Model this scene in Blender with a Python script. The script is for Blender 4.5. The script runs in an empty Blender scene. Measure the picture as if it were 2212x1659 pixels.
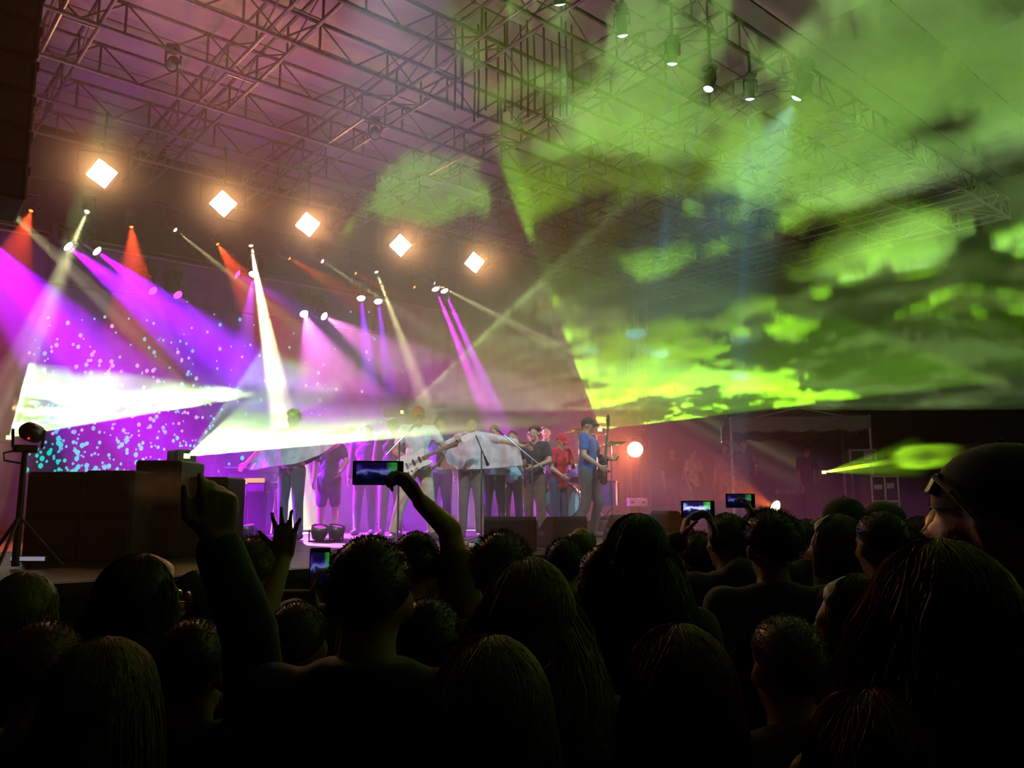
import bpy, bmesh, math, random
import numpy as np
from mathutils import Vector, Matrix, Euler, noise as mnoise

# ------------------------------------------------------------------ camera
F, CX, CY, HZ = 1736.0, 1106.0, 829.5, 1080.0
PITCH = math.atan((HZ - CY) / F)
YAW = math.atan2(2044.0, 1754.0)
FH = Vector((math.cos(YAW), math.sin(YAW), 0))
RT = Vector((math.sin(YAW), -math.cos(YAW), 0))
UZ = Vector((0, 0, 1))
FW = FH * math.cos(PITCH) + UZ * math.sin(PITCH)
UP = -FH * math.sin(PITCH) + UZ * math.cos(PITCH)
EYE = Vector((0, 0, 1.75))
FACE_YAW = math.atan2(FH.y, FH.x) - math.pi / 2      # yaw of somebody who looks where the camera looks


def ray(u, v): return FW + RT * ((u - CX) / F) - UP * ((v - CY) / F)
def aty(u, v, y): r = ray(u, v); return EYE + r * (y / r.y)
def atz(u, v, z): r = ray(u, v); return EYE + r * ((z - EYE.z) / r.z)
def atd(u, v, d): return EYE + ray(u, v) * d


sc = bpy.context.scene
COL = sc.collection
cam = bpy.data.objects.new('camera', bpy.data.cameras.new('camera'))
COL.objects.link(cam)
cam.data.sensor_width = 36.0
cam.data.lens = F / 2212.0 * 36.0
cam.data.clip_start = 0.05
cam.data.clip_end = 300
cam.matrix_world = Matrix.Translation(EYE) @ Matrix((RT, UP, -FW)).transposed().to_4x4()
sc.camera = cam

# ------------------------------------------------------------------ colour management, sampling, night sky
vs = sc.view_settings
vs.view_transform = 'Standard'
vs.look = 'None'
vs.gamma = 1.0
vs.use_curve_mapping = False
vs.exposure = 0.0
cyc = sc.cycles
cyc.max_bounces = 3
cyc.diffuse_bounces = 1
cyc.glossy_bounces = 1
cyc.transmission_bounces = 2
cyc.volume_bounces = 0
cyc.transparent_max_bounces = 8
cyc.sample_clamp_indirect = 4.0
cyc.sample_clamp_direct = 0.0
cyc.use_denoising = True
cyc.adaptive_threshold = 0.02
cyc.use_light_tree = True
world = bpy.data.worlds.new('night_sky')
sc.world = world
world.use_nodes = True
world.node_tree.nodes['Background'].inputs[0].default_value = (0.0016, 0.0010, 0.0006, 1)
world.node_tree.nodes['Background'].inputs[1].default_value = 1.0


# ------------------------------------------------------------------ strengths of the lamps and of the haze (all in one place)
HAZE = 0.024
BLIND_GLOW_HAZE = 0.33
BLIND = 180.0
BEAM = 15000.0
RED = 6000.0
VIOLET = 7000.0
CYAN = 4500.0
FRONTP = 1450.0
ROOFUP = 100.0
ORANGE = 1600.0
LASER = [14500.0, 5500.0, 6500.0, 75000.0, 36000.0, 200000.0]


# ------------------------------------------------------------------ helpers: lights
def lamp(name, p, t, col, power, deg, blend=0.25, radius=0.04, parent=None):
    l = bpy.data.lights.new(name, 'SPOT')
    l.color = col; l.energy = power; l.spot_size = math.radians(deg); l.spot_blend = blend; l.shadow_soft_size = radius
    o = bpy.data.objects.new(name, l)
    o.matrix_world = Matrix.Translation(p) @ (Vector(t) - Vector(p)).to_track_quat('-Z', 'Y').to_matrix().to_4x4()
    COL.objects.link(o)
    return o


def N(nt, typ, **kw):
    n = nt.nodes.new(typ)
    for k, v in kw.items():
        if k[0] == 'i' and (k[1].isdigit() or k[1].isupper()):
            key = k[1:]
            n.inputs[int(key) if key.isdigit() else key].default_value = v
        else:
            setattr(n, k, v)
    return n


def M2(nt, op, a, b=None, c=None):
    n = nt.nodes.new('ShaderNodeMath'); n.operation = op
    for i, x in enumerate((a, b, c)):
        if x is None: continue
        if isinstance(x, (int, float)): n.inputs[i].default_value = x
        else: nt.links.new(x, n.inputs[i])
    return n.outputs[0]


def star_gobo(lo, half, n=7, soft=0.5, seed=0.0):
    """A gobo wheel in a profile lamp: n bright rays of light inside its round gate."""
    l = lo.data; l.use_nodes = True; nt = l.node_tree
    em = [x for x in nt.nodes if x.type == 'EMISSION'][0]
    tc = N(nt, 'ShaderNodeTexCoord'); sx = N(nt, 'ShaderNodeSeparateXYZ'); nt.links.new(tc.outputs['Normal'], sx.inputs[0])
    px = M2(nt, 'DIVIDE', sx.outputs[0], sx.outputs[2]); py = M2(nt, 'DIVIDE', sx.outputs[1], sx.outputs[2])
    cb = N(nt, 'ShaderNodeCombineXYZ', i2=seed); nt.links.new(px, cb.inputs[0]); nt.links.new(py, cb.inputs[1])
    vo = N(nt, 'ShaderNodeTexVoronoi', feature='F1'); vo.inputs['Scale'].default_value = n / (2 * math.tan(half)); nt.links.new(cb.outputs[0], vo.inputs['Vector'])
    mr = N(nt, 'ShaderNodeMapRange', i1=0.2, i2=0.55, i3=2.2, i4=1.0 - soft); nt.links.new(vo.outputs['Distance'], mr.inputs[0])
    nt.links.new(mr.outputs[0], em.inputs['Strength'])


# ------------------------------------------------------------------ helpers: materials
MATS = {}


def mat(name, col, rough=0.6, metal=0.0, vary=0.25, scale=12.0, bump=0.0, sheen=0.0, spec=0.5):
    if name in MATS: return MATS[name]
    m = bpy.data.materials.new(name); m.use_nodes = True; nt = m.node_tree
    b = nt.nodes['Principled BSDF']
    tc = N(nt, 'ShaderNodeTexCoord')
    nz = N(nt, 'ShaderNodeTexNoise'); nz.inputs['Scale'].default_value = scale; nz.inputs['Detail'].default_value = 3
    nt.links.new(tc.outputs['Object'], nz.inputs['Vector'])
    cr = N(nt, 'ShaderNodeValToRGB')
    lo = tuple(c * (1 - vary) for c in col); hi = tuple(min(1, c * (1 + vary)) for c in col)
    cr.color_ramp.elements[0].position = 0.35; cr.color_ramp.elements[0].color = (*lo, 1)
    cr.color_ramp.elements[1].position = 0.65; cr.color_ramp.elements[1].color = (*hi, 1)
    nt.links.new(nz.outputs[0], cr.inputs[0]); nt.links.new(cr.outputs[0], b.inputs['Base Color'])
    b.inputs['Roughness'].default_value = rough; b.inputs['Metallic'].default_value = metal
    b.inputs['Specular IOR Level'].default_value = spec
    if sheen: b.inputs['Sheen Weight'].default_value = sheen
    if bump:
        bp = N(nt, 'ShaderNodeBump', iStrength=bump, iDistance=0.02); nt.links.new(nz.outputs[0], bp.inputs['Height']); nt.links.new(bp.outputs[0], b.inputs['Normal'])
    MATS[name] = m
    return m


def glow(name, col, strength):
    if name in MATS: return MATS[name]
    m = bpy.data.materials.new(name); m.use_nodes = True; nt = m.node_tree; nt.nodes.clear()
    o = N(nt, 'ShaderNodeOutputMaterial'); e = N(nt, 'ShaderNodeEmission', iStrength=strength); e.inputs[0].default_value = (*col, 1)
    nt.links.new(e.outputs[0], o.inputs[0])
    m.cycles.emission_sampling = 'NONE'
    MATS[name] = m
    return m


def haze_mat(name, dens, col=(1, 1, 1), g=0.0):
    m = bpy.data.materials.new(name); m.use_nodes = True; nt = m.node_tree; nt.nodes.clear()
    o = N(nt, 'ShaderNodeOutputMaterial'); s = N(nt, 'ShaderNodeVolumeScatter', iDensity=dens, iAnisotropy=g)
    s.inputs['Color'].default_value = (*col, 1)
    nt.links.new(s.outputs[0], o.inputs['Volume'])
    return m, nt, s


# ------------------------------------------------------------------ helpers: objects
def thing(name, label, cat, loc=(0, 0, 0), rot=(0, 0, 0), group=None):
    o = bpy.data.objects.new(name, None); COL.objects.link(o)
    o.location = loc; o.rotation_euler = rot
    o.empty_display_size = 0.1
    o['label'] = label; o['category'] = cat
    if group: o['group'] = group
    return o


def tag(o, label, cat, group=None, kind=None):
    o['label'] = label
    if cat: o['category'] = cat
    if group: o['group'] = group
    if kind: o['kind'] = kind
    return o


def link(name, me, m=None, parent=None, loc=None, rot=None, matrix=None):
    o = bpy.data.objects.new(name, me); COL.objects.link(o)
    if m is not None and not me.materials: me.materials.append(m)
    if m is not None and me.materials[0] is not m:
        o.material_slots[0].link = 'OBJECT'; o.material_slots[0].material = m
    if parent: o.parent = parent
    if matrix is not None: o.matrix_local = matrix
    else:
        if loc is not None: o.location = loc
        if rot is not None: o.rotation_euler = rot
    return o


def mk(name, bm, m=None, parent=None, smooth=False, **kw):
    me = bpy.data.meshes.new(name); bmesh.ops.recalc_face_normals(bm, faces=bm.faces); bm.to_mesh(me); bm.free()
    if smooth:
        me.polygons.foreach_set('use_smooth', [True] * len(me.polygons))
    return link(name, me, m, parent, **kw)


def frame(d, up=(0, 0, 1)):
    d = Vector(d).normalized(); up = Vector(up)
    s = d.cross(up)
    if s.length < 1e-4: s = d.cross(Vector((1, 0, 0)))
    s.normalize(); u = s.cross(d)
    return s, d, u


def abox(bm, c, size, rot=None, bev=0.0):
    r = bmesh.ops.create_cube(bm, size=1)
    vsx = r['verts']
    R = rot.to_4x4() if rot is not None else Matrix.Identity(4)
    bmesh.ops.transform(bm, matrix=Matrix.Translation(c) @ R @ Matrix.Diagonal((*size, 1)), verts=vsx)
    if bev:
        es = list({e for v in vsx for e in v.link_edges})
        bmesh.ops.bevel(bm, geom=es, offset=bev, segments=1, affect='EDGES', profile=0.5)


def tube(bm, pts, rad, n=8, cap=True):
    """A tube along pts; rad is a number or one per point."""
    pts = [Vector(p) for p in pts]
    rs = rad if isinstance(rad, (list, tuple)) else [rad] * len(pts)
    rings = []; ref = None
    for i, p in enumerate(pts):
        t = (pts[min(i + 1, len(pts) - 1)] - pts[max(i - 1, 0)]).normalized()
        if ref is None:
            ref = t.cross(Vector((0, 0, 1)))
            if ref.length < 1e-3: ref = t.cross(Vector((1, 0, 0)))
        ref = (ref - t * ref.dot(t)).normalized(); b = t.cross(ref)
        rings.append([bm.verts.new(p + (ref * math.cos(2 * math.pi * k / n) + b * math.sin(2 * math.pi * k / n)) * rs[i]) for k in range(n)])
    for a, b in zip(rings, rings[1:]):
        for k in range(n): bm.faces.new((a[k], a[(k + 1) % n], b[(k + 1) % n], b[k]))
    if cap:
        bm.faces.new(rings[0][::-1]); bm.faces.new(rings[-1])


def lathe(bm, prof, o=(0, 0, 0), axis=(0, 0, 1), n=16):
    """prof: (radius, height) pairs turned about axis through o."""
    s, d, u = frame(axis, (0, 0, 1) if abs(Vector(axis).normalized().z) < 0.99 else (0, 1, 0)); o = Vector(o)
    rings = []
    for r, h in prof:
        if r < 1e-5: rings.append([bm.verts.new(o + d * h)])
        else: rings.append([bm.verts.new(o + d * h + (s * math.cos(2 * math.pi * k / n) + u * math.sin(2 * math.pi * k / n)) * r) for k in range(n)])
    for a, b in zip(rings, rings[1:]):
        for k in range(n):
            k2 = (k + 1) % n
            if len(a) == 1 and len(b) > 1: bm.faces.new((a[0], b[k2], b[k]))
            elif len(b) == 1 and len(a) > 1: bm.faces.new((a[k], a[k2], b[0]))
            elif len(a) > 1: bm.faces.new((a[k], a[k2], b[k2], b[k]))
    if len(rings[0]) > 1: bm.faces.new(rings[0][::-1])
    if len(rings[-1]) > 1: bm.faces.new(rings[-1])


def ellip(bm, c, r, rot=None, sub=2):
    v = bmesh.ops.create_icosphere(bm, subdivisions=sub, radius=1)['verts']
    R = rot.to_4x4() if rot is not None else Matrix.Identity(4)
    bmesh.ops.transform(bm, matrix=Matrix.Translation(c) @ R @ Matrix.Diagonal((*r, 1)), verts=v)


def capsule(bm, a, ra, b, rb, n=12):
    a, b = Vector(a), Vector(b); d = b - a
    if d.length < 1e-5: return ellip(bm, a, (ra,) * 3)
    L = d.length; d = d / L
    prof = []
    for k in range(0, 5):
        t = math.pi / 2 * (1 - k / 4); prof.append((ra * math.cos(t), -ra * math.sin(t)))
    for k in range(0, 5):
        t = math.pi / 2 * k / 4; prof.append((rb * math.cos(t), L + rb * math.sin(t)))
    prof[0] = (0, -ra); prof[-1] = (0, L + rb)
    lathe(bm, prof, a, d, n)

# ------------------------------------------------------------------ ground, stage, roof
M_ground = mat('trodden_ground', (0.035, 0.03, 0.022), 0.95, scale=3, bump=0.4)
M_black = mat('black_paint', (0.012, 0.012, 0.013), 0.5)
M_deck = mat('black_stage_deck', (0.03, 0.03, 0.032), 0.35, scale=5, vary=0.4)
M_steel = mat('galvanised_steel', (0.2, 0.19, 0.185), 0.4, metal=0.5, scale=20)
M_skin_roof = mat('pale_roof_fabric', (0.6, 0.58, 0.56), 0.8, vary=0.08, scale=2)
M_drape = mat('black_drape', (0.02, 0.018, 0.022), 0.95, scale=8, sheen=0.3)
M_purple_drape = mat('violet_grey_backdrop_cloth', (0.10, 0.06, 0.13), 0.95, scale=4, vary=0.2)

bm = bmesh.new(); abox(bm, (15, 18, -0.1), (130, 100, 0.2)); o = mk('floor', bm, M_ground); o['kind'] = 'structure'

ST = thing('stage_platform', 'wide black stage platform with a dark skirt below the band', 'stage', (8, 11, 0))
for i in range(12):
    for j in range(5):
        bm = bmesh.new(); abox(bm, (-11 + i * 2.0 + 1.0, -4.8 + j * 1.96 + 0.98, 1.15), (1.985, 1.945, 0.1), bev=0.006)
        mk('deck_panel', bm, M_deck, ST)
bm = bmesh.new()
for k in range(120):
    x = -11 + k * 0.2
    abox(bm, (x + 0.1, -4.78 + 0.02 * math.sin(k * 1.7), 0.55), (0.2, 0.03, 1.1))
mk('skirt', bm, M_drape, ST)
for k in range(8):
    for q in range(3):
        bm = bmesh.new(); tube(bm, [(-10.6 + k * 3.0, -4.3 + q * 4.4, 0), (-10.6 + k * 3.0, -4.3 + q * 4.4, 1.1)], 0.03); mk('leg', bm, M_steel, ST)
bm = bmesh.new(); abox(bm, (1, -4.86, 1.16), (24, 0.05, 0.08)); mk('edge_trim', bm, M_black, ST)

XT = [5.4, 6.6, 7.83, 9.0, 10.2, 11.4, 12.7, 14.0]
YT = [-0.15, 1.9, 3.94, 6.04, 8.02, 10.05, 12.0, 14.0, 16.0, 18.0]
ZB, ZT = 7.5, 7.91
BAY = 1.02
ceil_ob = bpy.data.objects.new('ceiling', None); COL.objects.link(ceil_ob); ceil_ob['kind'] = 'structure'; ceil_ob['label'] = 'pale fabric roof skin above the steel trusses'
bm = bmesh.new()
nu = 5
g = {}
for i in range(nu):
    for j in range(nu):
        a, b = i / (nu - 1) - 0.5, j / (nu - 1) - 0.5
        sag = -0.10 * (1 - 4 * a * a) * (1 - 4 * b * b)
        g[i, j, 0] = bm.verts.new((a, b, sag)); g[i, j, 1] = bm.verts.new((a, b, sag + 0.02))
for i in range(nu - 1):
    for j in range(nu - 1):
        bm.faces.new((g[i, j, 0], g[i, j + 1, 0], g[i + 1, j + 1, 0], g[i + 1, j, 0]))
        bm.faces.new((g[i, j, 1], g[i + 1, j, 1], g[i + 1, j + 1, 1], g[i, j + 1, 1]))
panel_me = bpy.data.meshes.new('roof_panel'); bm.to_mesh(panel_me); bm.free(); panel_me.materials.append(M_skin_roof)
xs = [-2.2] + YT
ys = [1.6, 2.9, 4.2] + XT + [15.6]
for x0, x1 in zip(xs, xs[1:]):
    for y0, y1 in zip(ys, ys[1:]):
        p = link('roof_panel', panel_me, M_skin_roof, ceil_ob, loc=((x0 + x1) / 2, (y0 + y1) / 2, 8.32))
        p.scale = (x1 - x0 - 0.03, y1 - y0 - 0.03, 1)


def bar_mesh(name, L, r, n=6):
    bm = bmesh.new(); tube(bm, [(0, 0, 0), (L, 0, 0)], r, n)
    me = bpy.data.meshes.new(name); bmesh.ops.recalc_face_normals(bm, faces=bm.faces); bm.to_mesh(me); bm.free(); me.materials.append(M_steel); return me


def bar_mat(a, b):
    a, b = Vector(a), Vector(b); return Matrix.Translation(a) @ (b - a).to_track_quat('X', 'Z').to_matrix().to_4x4()


H = ZT - ZB
V_ME = bar_mesh('strut', H, 0.016)
D_ME = bar_mesh('brace', math.hypot(BAY / 2, H), 0.013)
XL0, XL1 = -2.2, 18.2
nb = int(round((XL1 - XL0) / BAY))
XL1 = XL0 + nb * BAY
CX_ME = bar_mesh('chord', XL1 - XL0, 0.027, 8)
nth = ['first', 'second', 'third', 'fourth', 'fifth', 'sixth', 'seventh', 'rearmost']
for i, y in enumerate(XT):
    nm = ('foremost steel roof truss running across above the cyan lamps' if i == 0 else
          'rearmost steel roof truss running across above the coloured beams' if i == 7 else
          'steel roof truss running across, %s behind the foremost one' % nth[i - 1])
    t = thing('cross_truss', nm, 'truss', (XL0, y, ZB), group='trusses running across the stage roof')
    link('chord', CX_ME, M_steel, t, loc=(0, 0, 0)); link('chord', CX_ME, M_steel, t, loc=(0, 0, H))
    for k in range(nb):
        x = k * BAY
        link('strut', V_ME, M_steel, t, matrix=bar_mat((x + BAY / 2, 0, 0), (x + BAY / 2, 0, H)))
        link('brace', D_ME, M_steel, t, matrix=bar_mat((x, 0, 0), (x + BAY / 2, 0, H)))
        link('brace', D_ME, M_steel, t, matrix=bar_mat((x + BAY / 2, 0, H), (x + BAY, 0, 0)))
YL0, YL1 = 5.4, 15.3
W2 = 0.21
nby = 10
BY = (YL1 - YL0) / nby
CY_ME = bar_mesh('chord', YL1 - YL0, 0.026, 8)
DY_ME = bar_mesh('brace', math.hypot(BY, H), 0.012)
HY_ME = bar_mesh('lacing', 2 * W2, 0.012)
names_y = ['leftmost steel box truss running back into the stage roof', 'second steel box truss from the left, running back above the leftmost blinder',
           'third steel box truss from the left, bright edged near the blinders', 'fourth steel box truss from the left, running back above the stage',
           'fifth steel box truss from the left, over the middle of the band', 'sixth steel box truss from the left, greenish behind laser smoke',
           'seventh steel box truss from the left, dim beyond the last blinder', 'third steel box truss from the right, dim over the side of the stage',
           'second steel box truss from the right, faint behind green smoke', 'steel box truss along the right end of the roof']
for i, x in enumerate(YT):
    t = thing('box_truss', names_y[i], 'truss', (x, YL0, ZB + 0.03), group='box trusses running to the back of the roof')
    for sx in (-W2, W2):
        for z in (0.0, H):
            link('chord', CY_ME, M_steel, t, matrix=bar_mat((sx, 0, z), (sx, 1, z)))
        for k in range(nby):
            a, b = (0, H) if k % 2 == 0 else (H, 0)
            link('brace', DY_ME, M_steel, t, matrix=bar_mat((sx, k * BY, a), (sx, (k + 1) * BY, b)))
            link('strut', V_ME, M_steel, t, matrix=bar_mat((sx, k * BY, 0), (sx, k * BY, H)))
    for k in range(nby + 1):
        link('lacing', HY_ME, M_steel, t, matrix=bar_mat((-W2, k * BY, 0), (W2, k * BY, 0)))
# roof legs: four lattice towers at the corners
for (x, y, lb) in ((-2.0, 15.2, 'lattice roof tower at the back left corner of the stage'), (17.9, 15.2, 'lattice roof tower at the back right corner of the stage'),
                   (-2.0, 4.9, 'lattice roof tower beside the hanging speaker column')):
    t = thing('roof_tower', lb, 'tower', (x, y, 0), group='towers that carry the roof')
    for sx in (-0.2, 0.2):
        for sy in (-0.2, 0.2):
            bm = bmesh.new(); tube(bm, [(sx, sy, 0), (sx, sy, ZB)], 0.026); mk('leg', bm, M_steel, t)
    for k in range(9):
        z0, z1 = 0.1 + k * 0.81, 0.1 + (k + 1) * 0.81
        for a, b in (((-.2, -.2), (.2, -.2)), ((.2, -.2), (.2, .2)), ((.2, .2), (-.2, .2)), ((-.2, .2), (-.2, -.2))):
            bm = bmesh.new(); tube(bm, [(*a, z0), (*b, z1)], 0.012, 5); mk('brace', bm, M_steel, t)
# vertical drop cables and hanging chains among the trusses
rnd = random.Random(4)
for k in range(16):
    u, v = 985 + k * 17 + rnd.uniform(-6, 6), 250 + rnd.uniform(-15, 20)
    p = atz(u, v, 7.0 + rnd.uniform(-.2, .2))
    bm = bmesh.new(); tube(bm, [(0, 0, 0), (0.01, 0, 0.5), (0, 0.01, 8.31 - p.z)], 0.014, 6)
    tag(mk('hanging_cable', bm, M_black, None, loc=p), 'dark cable hanging straight down among the roof trusses beside green smoke', 'cable', 'cables hanging from the roof')

# back wall of the stage
bm = bmesh.new(); n = 160
rows = []
for i in range(n + 1):
    x = -2.2 + 20.6 * i / n
    y = 15.55 + 0.05 * math.sin(i * 1.15) + 0.02 * math.sin(i * 2.9)
    rows.append([bm.verts.new((x, y, z)) for z in (1.2, 4.8, 8.2)] + [bm.verts.new((x, y + 0.05, z)) for z in (1.2, 4.8, 8.2)])
for a, b in zip(rows, rows[1:]):
    for k in (0, 1):
        bm.faces.new((a[k], b[k], b[k + 1], a[k + 1])); bm.faces.new((a[k + 3], a[k + 4], b[k + 4], b[k + 3]))
o = mk('wall_back', bm, M_drape, smooth=True); o['kind'] = 'structure'; o['label'] = 'black pleated drape closing off the back of the stage'

SC = thing('star_curtain', 'violet backdrop curtain scattered with tiny cyan and white lights', 'curtain', (6.3, 15.2, 1.25))
bm = bmesh.new(); n = 110; rows = []
for i in range(n + 1):
    x = -4.6 + 9.6 * i / n
    y = 0.035 * math.sin(i * 1.35) + 0.015 * math.sin(i * 0.53)
    rows.append([bm.verts.new((x, y, z)) for z in (0, 2.4, 4.9)] + [bm.verts.new((x, y + 0.02, z)) for z in (0, 2.4, 4.9)])
for a, b in zip(rows, rows[1:]):
    for k in (0, 1):
        bm.faces.new((a[k], b[k], b[k + 1], a[k + 1])); bm.faces.new((a[k + 3], a[k + 4], b[k + 4], b[k + 3]))
mk('cloth', bm, M_purple_drape, SC, smooth=True)
bm = bmesh.new(); tube(bm, [(-4.7, 0.01, 4.93), (5.1, 0.01, 4.93)], 0.03); mk('top_pipe', bm, M_steel, SC)
rnd = random.Random(11)
star_me = {}
for key, c, s in (('teal', (0.0, 0.75, 0.6), 1.1), ('cyan', (0.12, 0.6, 0.95), 1.0), ('lilac', (0.75, 0.5, 1.0), 1.0)):
    bm = bmesh.new(); ellip(bm, (0, 0, 0), (1, 0.7, 1.25), sub=1)
    me = bpy.data.meshes.new('star_light'); bm.to_mesh(me); bm.free(); me.materials.append(glow('star_light_' + key, c, s)); star_me[key] = me
stars = []
while len(stars) < 560:
    u = rnd.uniform(55, 900); v = rnd.uniform(650, 1020)
    if u < 480: dens = 0.10 + 0.9 * ((v - 650) / 370) ** 1.6 + (0.5 if v > 960 else 0)
    else: dens = 0.22 * (1 - (u - 480) / 460) * (0.4 + 0.6 * (v - 650) / 370)
    if v < 650 + max(0, (330 - u)) * 0.1 and u < 330: dens *= 0.3
    if rnd.random() > dens: continue
    p = aty(u, v, 15.14) - SC.location
    if not (-4.5 < p.x < 4.9 and 0.05 < p.z < 4.85): continue
    key = 'teal' if v > 945 else ('cyan' if (v < 760 and u > 250) or rnd.random() < 0.35 else 'lilac')
    stars.append((rnd.choice((0.016, 0.021, 0.027, 0.036)) * (1.15 if v > 950 else 1.0), p.x, p.z, key))
stars.sort(reverse=True)
small = bmesh.new()
for k, (r, x, z, key) in enumerate(stars):
    if k < 300:
        o = link('star_light', star_me[key], None, SC, loc=(x, -0.06, z)); o.scale = (r, r, r)
    else: ellip(small, (x, -0.06, z), (r, r * 0.7, r * 1.2), sub=1)
o = mk('small_star_lights', small, glow('star_light_cyan', (0, 0, 0), 1), SC); o['kind'] = 'stuff'

# ------------------------------------------------------------------ haze that fills the stage
def volume_box(name, lo, hi, m, label):
    bm = bmesh.new(); abox(bm, ((lo[0] + hi[0]) / 2, (lo[1] + hi[1]) / 2, (lo[2] + hi[2]) / 2), [hi[i] - lo[i] for i in range(3)])
    o = mk(name, bm, m); o['kind'] = 'stuff'; o['label'] = label; o['category'] = 'haze'; return o


hz, _, _ = haze_mat('stage_haze', HAZE)
volume_box('haze', (-3.5, 3.9, 1.25), (19, 15.1, 8.2), hz, 'thin theatrical haze filling the air of the whole stage')

# ------------------------------------------------------------------ stage lights
M_case = mat('black_lamp_housing', (0.014, 0.014, 0.016), 0.4)
M_glass_off = mat('blue_grey_unlit_lens', (0.35, 0.42, 0.6), 0.15, spec=1.0)


def pipe_batten(label, x0, x1, y, z, grp='pipes that carry the stage lights'):
    t = thing('lighting_pipe', label, 'pipe', ((x0 + x1) / 2, y, z), group=grp)
    L = (x1 - x0) / 2
    bm = bmesh.new(); tube(bm, [(-L, 0, 0), (L, 0, 0)], 0.026); mk('pipe', bm, M_black, t)
    for k in range(5):
        x = -L + 0.1 + (2 * L - 0.2) * k / 4
        bm = bmesh.new(); tube(bm, [(x, 0, 0), (x, 0, ZB - z)], 0.008, 5); mk('cable', bm, M_black, t)
    return t


def moving_head(P, T, lens_mat, label, top, size=1.0, grp=None, name='moving_head_lamp', cat='stage light', lens_r=0.085, bar=None):
    """P: middle of the lens, T: what it points at, top: height of the pipe it hangs from."""
    P, T = Vector(P), Vector(T); D = (T - P).normalized()
    piv = P - D * 0.2 * size
    t = thing(name, label, cat, (piv.x, piv.y, top), group=grp)
    loc = Vector((piv.x, piv.y, top))
    c = piv - loc
    if bar is None: bar = min([14.45, 14.75, 14.95] if top < 7.4 else XT, key=lambda q: abs(q - piv.y))
    hx = Vector((D.x, D.y, 0)); hx = hx.normalized() if hx.length > 0.05 else Vector((0, 1, 0))
    sd = hx.cross(Vector((0, 0, 1)))
    rz = Matrix((hx, -sd, Vector((0, 0, 1)))).transposed()
    bm = bmesh.new(); zb = c.z + 0.31 * size
    abox(bm, (c.x, c.y, zb), (0.3 * size, 0.26 * size, 0.11 * size), rz, 0.015)
    tube(bm, [(c.x, c.y, zb + 0.05 * size), (c.x, c.y, max(zb + 0.06 * size, 0.012))], 0.022)
    if bar is not False: tube(bm, [(0, 0, 0.012), (0, bar - piv.y, 0.012)], 0.02)
    mk('base', bm, M_case, t)
    bm = bmesh.new()
    abox(bm, (c.x, c.y, c.z + 0.225 * size), (0.1 * size, 0.33 * size, 0.05 * size), rz, 0.01)
    for s in (-1, 1):
        q = c + sd * s * 0.15 * size
        abox(bm, (q.x, q.y, c.z + 0.1 * size), (0.1 * size, 0.035 * size, 0.27 * size), rz, 0.01)
    mk('yoke', bm, M_case, t)
    bm = bmesh.new()
    r = lens_r / 0.085 * size
    lathe(bm, [(0, -0.17 * size), (0.09 * size, -0.165 * size), (0.118 * size, -0.1 * size), (0.12 * size, 0.02 * size), (0.1 * size, 0.12 * size), (0.1 * r, 0.19 * size), (0.1 * r, 0.215 * size), (0.088 * r, 0.215 * size), (0.086 * r, 0.195 * size)], c, D, 18)
    h = mk('head', bm, M_case, t, smooth=True)
    bm = bmesh.new()
    lathe(bm, [(0.085 * r, 0.196 * size), (0.075 * r, 0.214 * size), (0.045 * r, 0.232 * size), (0, 0.238 * size)], c, D, 14)
    mk('lens', bm, lens_mat, h, smooth=True)
    return t, P + D * 0.05 * size


def blinder(P, k, label):
    t = thing('blinder_light', label, 'stage light', (P.x, P.y, ZB), group='warm blinder lights in a row')
    c = Vector((0, 0, P.z - ZB))
    d = Vector((-0.30, -0.88, -0.25)).normalized()
    s, d, u = frame(d)
    ang = math.radians(33 + 5 * (k % 2))
    s2 = s * math.cos(ang) + u * math.sin(ang); u2 = u * math.cos(ang) - s * math.sin(ang)
    R = Matrix((s2, d, u2)).transposed()
    w = 0.31
    bm = bmesh.new(); abox(bm, c - d * 0.09, (w + 0.03, 0.16, w + 0.03), R, 0.02)
    hs = mk('housing', bm, M_case, t)
    for a in (-1, 1):
        for b in (-1, 1):
            bm = bmesh.new(); abox(bm, c + s2 * a * w / 4 + u2 * b * w / 4, (w / 2 - 0.002, 0.03, w / 2 - 0.002), R, 0.012)
            mk('lamp_cell', bm, glow('warm_blinder_glow', (1.0, 0.82, 0.5), 14), t)
    bm = bmesh.new()
    tube(bm, [c - d * 0.1 - s * 0.34, c - d * 0.1 - s * 0.34 + Vector((0, 0, .34)), c - d * 0.1 + s * 0.34 + Vector((0, 0, .34)), c - d * 0.1 + s * 0.34], 0.016, 6)
    tube(bm, [c - d * 0.1 + Vector((0, 0, .34)), (c - d * 0.1).xy.to_3d(), Vector(((c - d * 0.1).x, 12.7 - P.y, 0.0))], 0.022, 6)
    mk('yoke', bm, M_case, t)
    q = P + d * 0.06
    lamp('blinder_lamp', q, q + d, (1.0, 0.42, 0.12), BLIND, 132, 0.7, 0.12)


for k, (u, v) in enumerate([(220, 375), (482, 440), (665, 485), (865, 530), (1025, 567)]):
    blinder(atz(u, v, 6.5), k, ['largest warm white blinder light, leftmost of the row under the roof', 'second warm blinder light from the left, above a red beam', 'middle warm blinder light of the row of five',
                                'fourth warm blinder light from the left, a narrow diamond', 'smallest warm blinder light, at the right end of the row'][k])

pipe_batten('black pipe carrying the pale yellow and red lamps', -1.2, 11.4, 14.45, 6.95)
pipe_batten('black pipe carrying the upper violet lamps at the back', -1.9, 11.0, 14.75, 6.15)
pipe_batten('black pipe carrying the lowest violet lamps at the back', 2.5, 9.0, 14.95, 5.35)

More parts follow.
